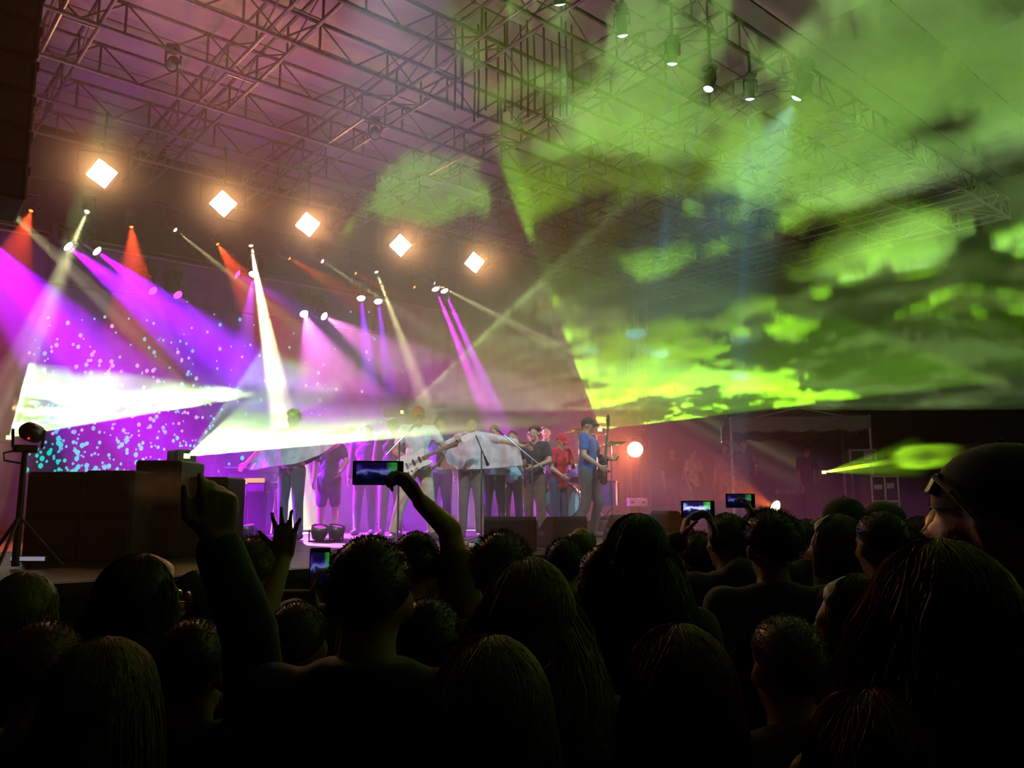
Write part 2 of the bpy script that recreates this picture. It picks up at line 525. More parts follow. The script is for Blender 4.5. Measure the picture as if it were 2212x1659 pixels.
G_yel = glow('pale_yellow_lens', (1.0, 0.95, 0.55), 9); G_red = glow('orange_red_lens', (1.0, 0.22, 0.03), 4)
G_wht = glow('violet_white_lens', (0.95, 0.72, 1.0), 8); G_pnk = glow('pink_lens', (0.95, 0.08, 0.85), 2.2); G_cy = glow('cyan_white_lens', (0.45, 1.0, 0.95), 8)
YEL = (1.0, 0.92, 0.42)
for (uv, tgt, ang, pw, lb) in [
    ((-60, 378), (350, 770, 13.0), 5.5, 2.6, 'pale yellow beam lamp just outside the left edge, beam crossing the violet light'),
    ((188, 457), (70, 740, 12.8), 8.5, 2.2, 'leftmost pale yellow beam lamp in view, pointing down to the left'),
    ((378, 496), (590, 668, 13.2), 5.0, 1.6, 'thin pale yellow beam lamp between the two left red lamps'),
    ((542, 530), (602, 860, 13.4), 8.0, 26.0, 'brightest pale yellow beam lamp, beam falling onto the white hot haze'),
    ((696, 564), (830, 650, 13.2), 4.5, 1.3, 'small pale yellow beam lamp pointing right under the middle blinder'),
    ((813, 587), (905, 830, 13.2), 6.5, 3.8, 'pale yellow beam lamp beside the fourth blinder, beam falling to the red cap'),
    ((937, 611), (1230, 762, 13.0), 6.0, 2.0, 'rightmost pale yellow beam lamp, above the pair of magenta beams')]:
    P = aty(*uv, 14.3); T = aty(*tgt)
    t, q = moving_head(P, T, G_yel, lb, 6.95, 0.7, 'pale yellow beam lamps', lens_r=0.06)
    lo = lamp('beam_lamp', q, T, YEL, pw * BEAM, ang, 0.15, 0.02)
    star_gobo(lo, math.radians(ang / 2), 3.2, 0.75, uv[0] * 0.01)
for (uv, tgt, ang, pw, lb) in [
    ((67, 455), (20, 590, 13.9), 26, 1.0, 'leftmost red lamp with a wide red cone of light'),
    ((284, 490), (292, 650, 13.9), 27, 1.3, 'second red lamp from the left, red cone straight down'),
    ((470, 527), (545, 640, 13.9), 27, 1.1, 'third red lamp from the left, beside the brightest yellow beam'),
    ((625, 558), (730, 620, 13.9), 17, 0.6, 'fourth red lamp from the left, faint, under the middle blinder'),
    ((768, 590), (850, 635, 13.9), 12, 0.35, 'fifth red lamp from the left, dim, over the violet pair'),
    ((895, 620), (960, 670, 13.9), 10, 0.12, 'rightmost red lamp, a dim dot left of the magenta beams')]:
    P = aty(*uv, 14.62); T = aty(*tgt)
    t, q = moving_head(P, T, G_red, lb, 6.95, 0.6, 'red wash lamps', lens_r=0.055)
    lamp('red_lamp', q, T, (1.0, 0.07, 0.015), pw * RED, ang, 0.12, 0.03)
VIO, MAG, LIL = (0.30, 0.0, 1.0), (0.85, 0.0, 0.9), (0.62, 0.25, 1.0)
for (uv, y, tgt, ang, pw, col, gm, top, lb) in [
    ((-90, 470), 14.6, (330, 900, 12.6), 20, 9.0, (0.42, 0, 1.0), G_wht, 6.15, 'violet lamp outside the left edge of the picture'),
    ((-160, 380), 14.6, (120, 760, 13.4), 20, 9.0, (0.5, 0, 1.0), G_wht, 6.15, 'violet lamp farthest outside the left edge of the picture'),
    ((147, 532), 14.7, (440, 760, 13.2), 20, 7.0, VIO, G_wht, 6.15, 'left one of the two leftmost violet white lamps'),
    ((209, 542), 14.7, (470, 745, 13.4), 18, 7.0, VIO, G_wht, 6.15, 'right one of the two leftmost violet white lamps'),
    ((512, 592), 14.7, (800, 760, 13.2), 15, 0.7, VIO, G_pnk, 6.15, 'dim magenta lamp just left of the brightest yellow beam'),
    ((548, 592), 14.7, (520, 800, 13.6), 12, 2.6, (0.45, 0.05, 1.0), G_wht, 6.15, 'violet white lamp glowing inside the brightest yellow beam'),
    ((330, 628), 15.0, (440, 720, 14.0), 12, 0.8, (0.5, 0, 1.0), G_pnk, 5.35, 'left one of the pink violet lamp pair over the star curtain'),
    ((384, 637), 15.0, (480, 730, 14.0), 12, 0.8, (0.5, 0, 1.0), G_pnk, 5.35, 'right one of the pink violet lamp pair over the star curtain'),
    ((657, 678), 15.0, (760, 960, 12.0), 32, 2.6, (0.75, 0.14, 0.7), G_wht, 5.35, 'left one of the lowest lilac lamp pair'),
    ((700, 683), 15.0, (1050, 900, 11.5), 28, 1.8, (0.8, 0.18, 0.6), G_wht, 5.35, 'right one of the lowest lilac lamp pair'),
    ((780, 644), 14.7, (808, 900, 13.2), 10, 4.5, VIO, G_wht, 6.15, 'left one of the violet lamp pair left of the slanting yellow beam'),
    ((817, 651), 14.7, (850, 900, 13.2), 9, 3.6, VIO, G_wht, 6.15, 'violet white lamp tucked under the slanting yellow beam'),
    ((941, 624), 14.4, (1055, 905, 12.8), 6, 16.0, MAG, G_wht, 6.45, 'left one of the pair with the thick magenta beam'),
    ((960, 628), 14.4, (1080, 900, 12.8), 6, 14.0, (0.7, 0.0, 1.0), G_wht, 6.45, 'right one of the pair with the thick magenta beam')]:
    P = aty(*uv, y); T = aty(*tgt)
    t, q = moving_head(P, T, gm, lb, max(top, P.z + 0.3), 0.95, 'violet and magenta wash lamps', lens_r=0.095)
    lamp('violet_lamp', q, T, col, pw * VIOLET, ang, 0.35, 0.03)
for (uv, tgt, pw, lb, lit) in [
    ((1210, 8), (1235, 300, 5.8), 0.5, 'topmost cyan lamp, a short streak at the upper edge', True),
    ((1345, 76), (1375, 500, 5.8), 0.3, 'biggest cyan white lamp under the roof front', True),
    ((1452, 137), (1436, 500, 5.8), 1.0, 'second cyan white lamp, with a short cyan beam straight down', True),
    ((1530, 192), (1440, 500, 5.6), 1.0, 'cyan lamp seen from the side, blue beam slanting down to the left', True),
    ((1620, 213), (1608, 560, 5.8), 1.6, 'last cyan white lamp on the right, with the longest cyan beam', True)]:
    P = aty(*uv, 5.4); T = aty(*tgt)
    t, q = moving_head(P, T, G_cy, lb, ZB, 0.55, 'cyan lamps on the roof front', lens_r=0.11)
    lamp('cyan_lamp', q, T, (0.12, 0.6, 1.0), pw * CYAN, 4.5, 0.4, 0.02)
for (uv, lb) in (((370, 142), 'unlit lamp with a pale lens hanging at the upper left'), ((810, 292), 'unlit lamp with a pale lens hanging in the middle of the roof')):
    P = aty(*uv, 10.2); moving_head(P, P + Vector((-0.25, -0.45, -0.55)), M_glass_off, lb, ZB, 0.62, 'unlit lamps hanging from the roof', lens_r=0.11)

# lamps out of the frame: front light for the band, uplights and washes that colour the roof
FRONT = [((3.2, 5.2, 7.1), (6.6, 9.8, 1.5), (0.62, 0.85, 1.0), 1.0), ((9.5, 5.2, 7.1), (8.8, 9.2, 1.2), (0.35, 0.85, 1.0), 0.7), ((1.0, 6.0, 6.6), (8.4, 8.8, 1.2), (1.0, 0.45, 0.3), 0.7)]
for k, (p, t, c, pw) in enumerate(FRONT):
    moving_head(p, t, glow('front_lens_%d' % k, c, 6), ['front light over the left part of the stage', 'front light over the right part of the stage', 'warm front light above the speaker column'][k], ZB, 0.9, 'front lights')
    lamp('front_lamp', Vector(p) + (Vector(t) - Vector(p)).normalized() * 0.06, t, c, pw * FRONTP, 54, 0.5, 0.08)


def floor_light(P, T, label, gm, col, pw, ang, size=0.8, grp=None):
    """A round lamp lying in a U bracket on the deck."""
    P, T = Vector(P), Vector(T); D = (T - P).normalized()
    t = thing('floor_light', label, 'stage light', (P.x, P.y, 1.2), group=grp)
    c = Vector((0, 0, P.z - 1.2)); s, d, u = frame(D)
    bm = bmesh.new(); lathe(bm, [(0, -0.16 * size), (0.09 * size, -0.15 * size), (0.13 * size, -0.05 * size), (0.13 * size, 0.06 * size), (0.12 * size, 0.06 * size), (0.115 * size, 0.03 * size)], c, D, 16); mk('housing', bm, M_case, t, smooth=True)
    bm = bmesh.new(); lathe(bm, [(0.115 * size, 0.025 * size), (0.08 * size, 0.045 * size), (0, 0.06 * size)], c, D, 16); mk('lens', bm, gm, t, smooth=True)
    bm = bmesh.new(); hs = Vector((s.x, s.y, 0)).normalized() * 0.17 * size
    tube(bm, [c + hs, Vector((hs.x, hs.y, 0.015)), Vector((-hs.x, -hs.y, 0.015)), c - hs], 0.014, 6); mk('bracket', bm, M_case, t)
    if pw: lamp('floor_lamp', P + D * 0.07 * size, T, col, pw, ang, 0.5, 0.05)


G_vfl = glow('violet_floor_lens', (0.42, 0.05, 1.0), 3.0); G_mfl = glow('magenta_floor_lens', (0.75, 0.02, 1.0), 2.5); G_org = glow('orange_white_lens', (1.0, 0.8, 0.5), 12)
up = Vector((0, 0, 1))
for (u, v, d, T, gm, c, lb) in [(507, 1162, 11.0, (3.5, 10.0, 8), G_vfl, (0.5, 0.0, 0.9), 'left violet floor light at the stage front edge'), (532, 1161, 11.1, (4.0, 10.5, 8), G_vfl, (0.75, 0.01, 0.6), 'second violet floor light from the left, beside the raised hand'),
                                (690, 1160, 10.6, (5.0, 8.0, 8), G_mfl, (0.9, 0.05, 0.4), 'magenta floor light in front of the jeans'), (727, 1152, 10.8, (6, 8.5, 8), G_mfl, (0.9, 0.05, 0.4), 'magenta floor light in front of the bare legs')]:
    P = atd(u, v, d); P.z = 1.36
    floor_light(P, T, lb, gm, c, ROOFUP, 88, 0.85, 'coloured floor lights at the stage front')
P = atd(1372, 971, 16.0)
t, q = moving_head(P, P + Vector((-1.0, -0.9, -0.25)), G_org, 'round orange white lamp on a pole right of the band', P.z + 0.45, 1.3, None, 'side_light', lens_r=0.12, bar=False)
bm = bmesh.new(); tube(bm, [(0, 0.2, -P.z - 0.45 + 1.2), (0, 0.2, 0.05)], 0.03); tube(bm, [(0, 0, 0), (0, 0.2, 0)], 0.025); mk('pole', bm, M_black, t)
bm = bmesh.new(); lathe(bm, [(0.3, 0), (0.3, 0.02), (0.04, 0.05)], (0, 0.2, -P.z - 0.45 + 1.2)); mk('foot', bm, M_black, t)
lamp('side_lamp', q + Vector((-1.0, -0.9, -0.25)).normalized() * 0.1, P + Vector((-3, -1.2, -0.5)), (1.0, 0.2, 0.06), ORANGE * 1.5, 80, 0.8, 0.05)
P = atd(1679, 1098, 15.0)
floor_light(P, P + Vector((-1.2, 0.35, 0.42)), 'glaring orange floor light with a beam to the left, behind the crowd', G_org, (1.0, 0.16, 0.03), ORANGE, 42, 1.25)
# the lamp housing stands on a little box so that it looks over the heads
bm = bmesh.new(); abox(bm, (0, 0, (P.z - 1.42) / 2), (0.5, 0.4, max(0.1, P.z - 1.42)), None, 0.02)
tag(mk('lamp_riser', bm, M_black, None, loc=(P.x, P.y, 1.2)), 'low black riser box under the orange floor light', 'box')

# ------------------------------------------------------------------ lasers: projectors, their fans of light, and the smoke the fans cut through
M_alu = mat('dark_grey_metal', (0.05, 0.05, 0.055), 0.4, metal=0.6)


def laser_projector(L, d, label):
    """A laser box on a stand; the aperture is at L and looks along d."""
    L = Vector(L); d = Vector(d).normalized()
    t = thing('laser_projector', label, 'laser', (L.x, L.y, 1.2), group='laser projectors on stands')
    h = L.z - 1.2; hd = Vector((d.x, d.y, 0)).normalized(); sd = hd.cross(Vector((0, 0, 1)))
    R = Matrix((sd, hd, Vector((0, 0, 1)))).transposed()
    c = Vector((0, 0, h)) - hd * 0.2
    bm = bmesh.new(); abox(bm, c, (0.26, 0.36, 0.17), R, 0.012); hs = mk('housing', bm, M_case, t)
    bm = bmesh.new(); abox(bm, c + hd * 0.181, (0.08, 0.006, 0.06), R); mk('window', bm, glow('laser_window', (0.75, 1.0, 0.2), 6), hs)
    bm = bmesh.new()
    for k in range(6): abox(bm, c + sd * 0.134 + hd * (-0.13 + 0.05 * k), (0.008, 0.02, 0.12), R)
    mk('cooling_fins', bm, M_alu, hs)
    bm = bmesh.new(); tube(bm, [(c.x, c.y, 0.02), (c.x, c.y, h - 0.09)], [0.026, 0.02]); mk('pole', bm, M_alu, t)
    for k in range(3):
        a = k * 2.094 + 0.4; bm = bmesh.new(); tube(bm, [(c.x, c.y, 0.45), (c.x + 0.38 * math.cos(a), c.y + 0.38 * math.sin(a), 0.015)], 0.014, 6); mk('leg', bm, M_alu, t)


def laser_fan(label, L, h, e1, e2, R, power, blobs, dens, col=(0.30, 1.0, 0.0), seed=0.0, thr=(0.50, 0.58), scale=0.8, base=0.05, th=0.10, roll=0.0, edge=(3.0, 0.0), detail=8.0, rough=0.70, stretch=1.0, eps=0.007, proj=True, ramp=(0.2, 1.6)):
    L = Vector(L); tgt = Vector((0, 0, h)); d = (tgt - L).normalized()
    s = d.cross(Vector((0, 0, 1))).normalized()
    if roll: s = (Matrix.Rotation(roll, 3, d) @ s)
    n = s.cross(d)
    B = Matrix((s, d, n)).transposed()

    def loc(u, v):
        r = ray(u, v); k = n.dot(L - EYE) / n.dot(r); q = B.transposed() @ (EYE + r * k - L); return q.x, q.y
    def phi(e):
        if not isinstance(e, tuple): return e
        x, y = loc(*e); return math.atan2(x, y)
    a1, a2 = sorted((phi(e1), phi(e2)))
    # the projector's light: a flat fan, brighter where the scan turns round
    l = bpy.data.lights.new('laser_light', 'SPOT'); l.energy = power * 30; l.color = col; l.spot_size = math.pi * 0.999; l.spot_blend = 0; l.shadow_soft_size = 0.01
    mid = (a1 + a2) / 2
    dm = d * math.cos(mid) + s * math.sin(mid); sm = s * math.cos(mid) - d * math.sin(mid)
    lo = bpy.data.objects.new('laser_light', l); COL.objects.link(lo)
    lo.matrix_world = Matrix.Translation(L) @ Matrix((sm, n, -dm)).transposed().to_4x4()
    l.use_nodes = True; nt = l.node_tree; em = [x for x in nt.nodes if x.type == 'EMISSION'][0]
    tc = N(nt, 'ShaderNodeTexCoord'); sx = N(nt, 'ShaderNodeSeparateXYZ'); nt.links.new(tc.outputs['Normal'], sx.inputs[0])
    flat = M2(nt, 'LESS_THAN', M2(nt, 'ABSOLUTE', sx.outputs[1]), eps)
    ph = M2(nt, 'ARCTAN2', M2(nt, 'MULTIPLY', sx.outputs[0], SGN), M2(nt, 'ABSOLUTE', sx.outputs[2]))
    half = (a2 - a1) / 2
    inside = M2(nt, 'LESS_THAN', M2(nt, 'ABSOLUTE', ph), half)
    st = N(nt, 'ShaderNodeTexNoise', noise_dimensions='1D'); st.inputs['Scale'].default_value = 14; st.inputs['Detail'].default_value = 3
    nt.links.new(M2(nt, 'ADD', ph, seed + 3.0), st.inputs['W'])
    ray_v = M2(nt, 'MULTIPLY_ADD', st.outputs[0], 1.4, 0.3)
    eg = ray_v
    for sign, gain in ((-1, edge[0]), (1, edge[1])):
        if gain:
            w = M2(nt, 'LESS_THAN', M2(nt, 'ABSOLUTE', M2(nt, 'SUBTRACT', ph, sign * (half - 0.006))), 0.006)
            eg = M2(nt, 'ADD', eg, M2(nt, 'MULTIPLY', w, gain))
    fo = N(nt, 'ShaderNodeLightFalloff', iStrength=1.0 / 30)
    nt.links.new(M2(nt, 'MULTIPLY', M2(nt, 'MULTIPLY', fo.outputs['Linear'], eg), M2(nt, 'MULTIPLY', flat, inside)), em.inputs['Strength'])
    # the layer of smoke
    bm = bmesh.new(); nn = 28; r0 = 0.18
    b1, b2 = a1 - 0.02, a2 + 0.02
    ang = [b1 + (b2 - b1) * k / nn for k in range(nn + 1)]
    v = {}
    for k, a in enumerate(ang):
        for j, r in enumerate((r0, R)):
            for z in (0, 1): v[k, j, z] = bm.verts.new((r * math.sin(a), r * math.cos(a), (z - 0.5) * 2 * max(0.012, eps * r * 0.96)))
    for k in range(nn):
        for z in (0, 1): bm.faces.new((v[k, 0, z], v[k + 1, 0, z], v[k + 1, 1, z], v[k, 1, z]))
        for j in (0, 1): bm.faces.new((v[k, j, 0], v[k, j, 1], v[k + 1, j, 1], v[k + 1, j, 0]))
    for k in (0, nn): bm.faces.new((v[k, 0, 0], v[k, 1, 0], v[k, 1, 1], v[k, 0, 1]))
    m, nt, sn = haze_mat('laser_smoke', 1.0)
    m.cycles.volume_sampling = 'DISTANCE'
    o = mk('smoke', bm, m, None, matrix=Matrix.Translation(L) @ B.to_4x4()); tag(o, label, 'smoke', None, 'stuff')
    tc = N(nt, 'ShaderNodeTexCoord'); vm = N(nt, 'ShaderNodeVectorMath', operation='MULTIPLY'); vm.inputs[1].default_value = (1, stretch, 0)
    nt.links.new(tc.outputs['Object'], vm.inputs[0])
    of = N(nt, 'ShaderNodeVectorMath', operation='ADD'); of.inputs[1].default_value = (seed * 7.3, seed * 3.1, 0.37); nt.links.new(vm.outputs[0], of.inputs[0])
    nz = N(nt, 'ShaderNodeTexNoise'); nz.inputs['Scale'].default_value = scale; nz.inputs['Detail'].default_value = detail; nz.inputs['Roughness'].default_value = rough; nz.inputs['Distortion'].default_value = 0.25
    nt.links.new(of.outputs[0], nz.inputs['Vector'])
    val = M2(nt, 'MULTIPLY_ADD', nz.outputs[0], 2.8, -0.9)
    for (u0, u1, v0, v1, w) in blobs:
        um, vmid = (u0 + u1) / 2, (v0 + v1) / 2
        c = loc(um, vmid); lft = loc(u0, vmid); rgt = loc(u1, vmid); tp = loc(um, v0); bt = loc(um, v1)
        A = np.array([[(rgt[0] - lft[0]) / 2, (tp[0] - bt[0]) / 2], [(rgt[1] - lft[1]) / 2, (tp[1] - bt[1]) / 2]])
        cc = ((rgt[0] + lft[0]) / 4 + (tp[0] + bt[0]) / 4, (rgt[1] + lft[1]) / 4 + (tp[1] + bt[1]) / 4)
        I = np.linalg.inv(A)
        sb = N(nt, 'ShaderNodeVectorMath', operation='SUBTRACT'); sb.inputs[1].default_value = (cc[0], cc[1], 0); nt.links.new(tc.outputs['Object'], sb.inputs[0])
        d1 = N(nt, 'ShaderNodeVectorMath', operation='DOT_PRODUCT'); d1.inputs[1].default_value = (I[0, 0], I[0, 1], 0); nt.links.new(sb.outputs[0], d1.inputs[0])
        d2 = N(nt, 'ShaderNodeVectorMath', operation='DOT_PRODUCT'); d2.inputs[1].default_value = (I[1, 0], I[1, 1], 0); nt.links.new(sb.outputs[0], d2.inputs[0])
        q = M2(nt, 'ADD', M2(nt, 'MULTIPLY', d1.outputs['Value'], d1.outputs['Value']), M2(nt, 'MULTIPLY', d2.outputs['Value'], d2.outputs['Value']))
        mr = N(nt, 'ShaderNodeMapRange', interpolation_type='SMOOTHSTEP', i1=0.0, i2=1.8, i3=w, i4=0.0); nt.links.new(q, mr.inputs[0])
        val = M2(nt, 'ADD', val, mr.outputs[0])
    mr = N(nt, 'ShaderNodeMapRange', interpolation_type='SMOOTHSTEP', i1=thr[0], i2=thr[1], i3=base * dens, i4=dens); nt.links.new(val, mr.inputs[0])
    sy = N(nt, 'ShaderNodeSeparateXYZ'); nt.links.new(tc.outputs['Object'], sy.inputs[0])
    rp = N(nt, 'ShaderNodeMapRange', i1=0.0, i2=11.0, i3=ramp[0], i4=ramp[1]); nt.links.new(sy.outputs[1], rp.inputs[0])      # smoke made denser away from the laser, to brighten the sheet overhead
    # a slower swell in the thickness of the smoke
    n2 = N(nt, 'ShaderNodeTexNoise'); n2.inputs['Scale'].default_value = scale * 2.6; n2.inputs['Detail'].default_value = 2; n2.inputs['Roughness'].default_value = 0.6; nt.links.new(of.outputs[0], n2.inputs['Vector'])
    nt.links.new(M2(nt, 'MULTIPLY', M2(nt, 'MULTIPLY', mr.outputs[0], rp.outputs[0]), M2(nt, 'MULTIPLY_ADD', n2.outputs[0], 1.6, 0.2)), sn.inputs['Density'])
    if proj: laser_projector(L, dm, LASER_LABEL.pop(0))
    return o


LASER_LABEL = ['laser projector shining green behind the guitarist with the black cap', 'laser projector behind the red cap, throwing the pale fan to the right',
               'laser projector at the white hot haze left of the band', 'laser projector at the left edge below the white cloud']
SGN = -1.0
laser_fan('layer of smoke lit green by the laser behind the guitarist, overhead to the right', atd(1297, 928, 15.0), 4.3, (1215, 710), (1900, 853), 17.5, LASER[0],
          [(1000, 1760, 240, 470, 0.17), (1660, 2010, 450, 640, 0.24), (1180, 1660, 690, 890, 0.14), (1400, 2300, -120, 150, -0.10), (1160, 1660, 455, 680, -0.9), (1850, 2260, 200, 450, -0.55), (1400, 1580, 0, 110, -0.5), (1760, 2260, 670, 870, -0.6)],
          0.9, seed=1.0, edge=(0.6, 0.3), ramp=(0.28, 1.15), base=0.03, col=(0.36, 1.0, 0.02))
laser_fan('layer of smoke lit by the laser behind the red cap, seen in front of the roof', atd(870, 890, 15.0), 4.9, (1035, 730), (1900, 880), 16.0, LASER[1],
          [(880, 1300, 740, 900, 0.4), (1600, 2250, -80, 140, 0.05), (1200, 1750, 400, 690, -0.8)],
          0.12, seed=2.3, edge=(2.0, 1.0), base=0.10, col=(0.65, 1.0, 0.30), ramp=(0.6, 1.0))
laser_fan('layer of smoke lit by the laser left of the band, making the pale cloud under the roof', atd(405, 985, 10.4), 4.2, (812, 400), (1150, 700), 15.0, LASER[2],
          [(760, 1130, 330, 500, 0.10), (1080, 1400, 270, 360, 0.02), (400, 700, 800, 1010, 0.2), (560, 1300, 500, 840, -0.5)],
          0.5, seed=4.1, edge=(0.0, 0.0), base=0.02, col=(0.36, 1.0, 0.06), proj=False)
laser_fan('flat bright layer of smoke just over the heads of the band, white hot at the left', atd(405, 985, 10.4), 2.75, (540, 858), (1290, 903), 5.5, LASER[3],
          [(400, 760, 880, 1010, 0.4), (700, 1320, 885, 965, 0.3)],
          1.0, seed=6.1, edge=(0.0, 1.0), base=0.3, col=(0.6, 1.0, 0.35), ramp=(0.9, 2.6))
laser_fan('white hot cloud of smoke low over the left of the stage', atd(20, 945, 13.0), 3.9, (52, 825), (560, 850), 5.5, LASER[4],
          [(60, 290, 765, 890, 0.22), (290, 560, 790, 900, 0.05), (0, 600, 300, 730, -0.7), (60, 330, 900, 960, -0.4)],
          0.9, seed=5.7, edge=(2.0, 0.6), base=0.08, col=(0.55, 1.0, 0.35), ramp=(1.0, 1.0))

# the thin green beam on the right, seen from its side
Lb = atd(1780, 1020, 16.5); Tb = atd(2118, 966, 7.0)
LASER_LABEL = ['small laser projector under the canopy, shooting a thin green beam to the right']
laser_projector(Lb, Tb - Lb, LASER_LABEL[0])
m, nt, sn = haze_mat('added_beam_haze', 0.5)
s, d, u = frame(Tb - Lb)
bm = bmesh.new(); tube(bm, [Lb + d * 0.05, Tb], [0.02, 0.05], 10)  # tube of denser haze, added along the beam so that it shows
tag(mk('added_beam_tube', bm, m), 'tube of haze added to show the thin green laser beam at the right', 'smoke', None, 'stuff')
lamp('laser_light', Lb, Tb, (0.45, 1.0, 0.02), LASER[5], 0.9, 0.2, 0.005)
lamp('laser_light', Lb, Tb, (0.45, 1.0, 0.02), LASER[5] * 0.25, 4.0, 0.9, 0.005)  # wider lamp added to make the puff round the beam glow


def puff(label, c, r, dens, scale=3.0, thr=(0.42, 0.62)):
    m, nt, sn = haze_mat('puff_smoke', 1.0)
    bm = bmesh.new(); ellip(bm, (0, 0, 0), (1, 1, 1), sub=3)
    o = mk('smoke_puff', bm, m, None, loc=c, rot=(0, 0, FACE_YAW)); o.scale = r
    tag(o, label, 'smoke', None, 'stuff')
    tc = N(nt, 'ShaderNodeTexCoord'); nz = N(nt, 'ShaderNodeTexNoise'); nz.inputs['Scale'].default_value = scale; nz.inputs['Detail'].default_value = 4
    nt.links.new(tc.outputs['Object'], nz.inputs['Vector'])
    ln = N(nt, 'ShaderNodeVectorMath', operation='LENGTH'); nt.links.new(tc.outputs['Object'], ln.inputs[0])
    mr = N(nt, 'ShaderNodeMapRange', interpolation_type='SMOOTHSTEP', i1=1.0, i2=0.2, i3=0.0, i4=1.0); nt.links.new(ln.outputs['Value'], mr.inputs[0])
    m2 = N(nt, 'ShaderNodeMapRange', interpolation_type='SMOOTHSTEP', i1=thr[0] * 0.6, i2=thr[1], i3=0.1, i4=dens); nt.links.new(nz.outputs[0], m2.inputs[0])
    nt.links.new(M2(nt, 'MULTIPLY', mr.outputs[0], m2.outputs[0]), sn.inputs['Density'])
    return o


puff('puff of smoke glowing green where the thin laser beam passes', Lb + (Tb - Lb) * 0.80, (0.42, 0.9, 0.16), 4.0, 1.6)
for k, (u, v) in enumerate([(220, 375), (482, 440), (665, 485), (865, 530), (1025, 567)]):
    m, nt, sn = haze_mat('blinder_glow_haze', 1.0)  # denser haze balls added to widen the glow round each blinder
    bm = bmesh.new(); ellip(bm, (0, 0, 0), (1, 1, 1), sub=3)
    o = mk('added_glow_haze', bm, m, None, loc=atz(u, v, 6.5) + Vector((-0.1, -0.3, -0.05))); o.scale = (1.1, 1.1, 1.0)
    tag(o, ['haze ball added for the glow of the leftmost blinder light', 'haze ball added for the glow of the second blinder light', 'haze ball added for the glow of the middle blinder light', 'haze ball added for the glow of the fourth blinder light', 'haze ball added for the glow of the rightmost blinder light'][k], 'haze', 'haze added for the blinder glow', 'stuff')
    tc = N(nt, 'ShaderNodeTexCoord'); ln = N(nt, 'ShaderNodeVectorMath', operation='LENGTH'); nt.links.new(tc.outputs['Object'], ln.inputs[0])
    mr = N(nt, 'ShaderNodeMapRange', interpolation_type='SMOOTHSTEP', i1=1.0, i2=0.05, i3=0.0, i4=BLIND_GLOW_HAZE); nt.links.new(ln.outputs['Value'], mr.inputs[0]); nt.links.new(mr.outputs[0], sn.inputs['Density'])
puff('pale pink puff of smoke drifting past the speaker boxes', atd(345, 1050, 7.0), (0.34, 0.3, 0.2), 2.2, 1.5)

# ------------------------------------------------------------------ people: one skinned body per pose, grown from overlapping limbs into one continuous surface
def remesh(bm, voxel, smooth=3, fac=0.5):
    me = bpy.data.meshes.new('tmp'); bmesh.ops.recalc_face_normals(bm, faces=bm.faces); bm.to_mesh(me); bm.free()
    o = bpy.data.objects.new('tmp', me); COL.objects.link(o)
    r = o.modifiers.new('r', 'REMESH'); r.mode = 'VOXEL'; r.voxel_size = voxel; r.use_smooth_shade = True
    if smooth:
        s = o.modifiers.new('s', 'SMOOTH'); s.iterations = smooth; s.factor = fac
    dg = bpy.context.evaluated_depsgraph_get()
    out = bpy.data.meshes.new_from_object(o.evaluated_get(dg))
    bpy.data.objects.remove(o); bpy.data.meshes.remove(me)
    return out


def hand_caps(w, d, n, side, curl=(0.3, 0.3, 0.35, 0.4), thumb=0.4, spread=0.06):
    """Capsules of a hand: wrist w, finger direction d, palm normal n; the thumb leaves on the +/- side."""
    w = Vector(w); d = Vector(d).normalized(); n = Vector(n); n = (n - d * n.dot(d)).normalized(); s = d.cross(n) * side
    L = []
    kn = []
    for i, (o, ln) in enumerate(((0.030, 0.088), (0.010, 0.093), (-0.011, 0.088), (-0.030, 0.079))):
        k = w + s * o + d * ln; kn.append(k)
        L.append((w + s * o * 0.65 + d * 0.012, 0.0165, k, 0.0135))
    for i, ln in enumerate((0.072, 0.082, 0.076, 0.060)):
        c = curl[i]; p = kn[i]; dd = (d + s * spread * (1.5 - i)).normalized()
        for j, (f, r0, r1) in enumerate(((0.46, 0.0105, 0.0092), (0.31, 0.0092, 0.0084), (0.23, 0.0084, 0.0074))):
            a = c * (0.75 if j == 0 else 1.0)
            ax = dd.cross(n).normalized()
            dd = (Matrix.Rotation(a, 3, ax) @ dd).normalized(); nn2 = n
            q = p + dd * ln * f; L.append((p, r0, q, r1)); p = q
            n = (Matrix.Rotation(a, 3, ax) @ n).normalized()
        n = (n - d * n.dot(d)); n = (s.cross(d) * side if n.length < 1e-3 else s.cross(d) * side).normalized()
    n0 = s.cross(d) * side
    b = w + s * 0.022 + d * 0.022
    t1 = (d * 0.65 + s * 0.75 + n0 * 0.15).normalized() if thumb >= 0 else (d * 0.62 + s * 0.78).normalized(); q = b + t1 * 0.045; L.append((b, 0.0165, q, 0.0125))
    t2 = (d + s * 0.1).normalized() if thumb < 0 else (t1 * (1 - thumb * 0.5) + d * thumb * 0.7 + n0 * thumb * 0.6).normalized(); r = q + t2 * 0.034; L.append((q, 0.0125, r, 0.0105))
    t3 = (t2 + n0 * max(thumb, 0) * 0.4).normalized(); L.append((r, 0.0105, r + t3 * 0.026, 0.0085))
    return L


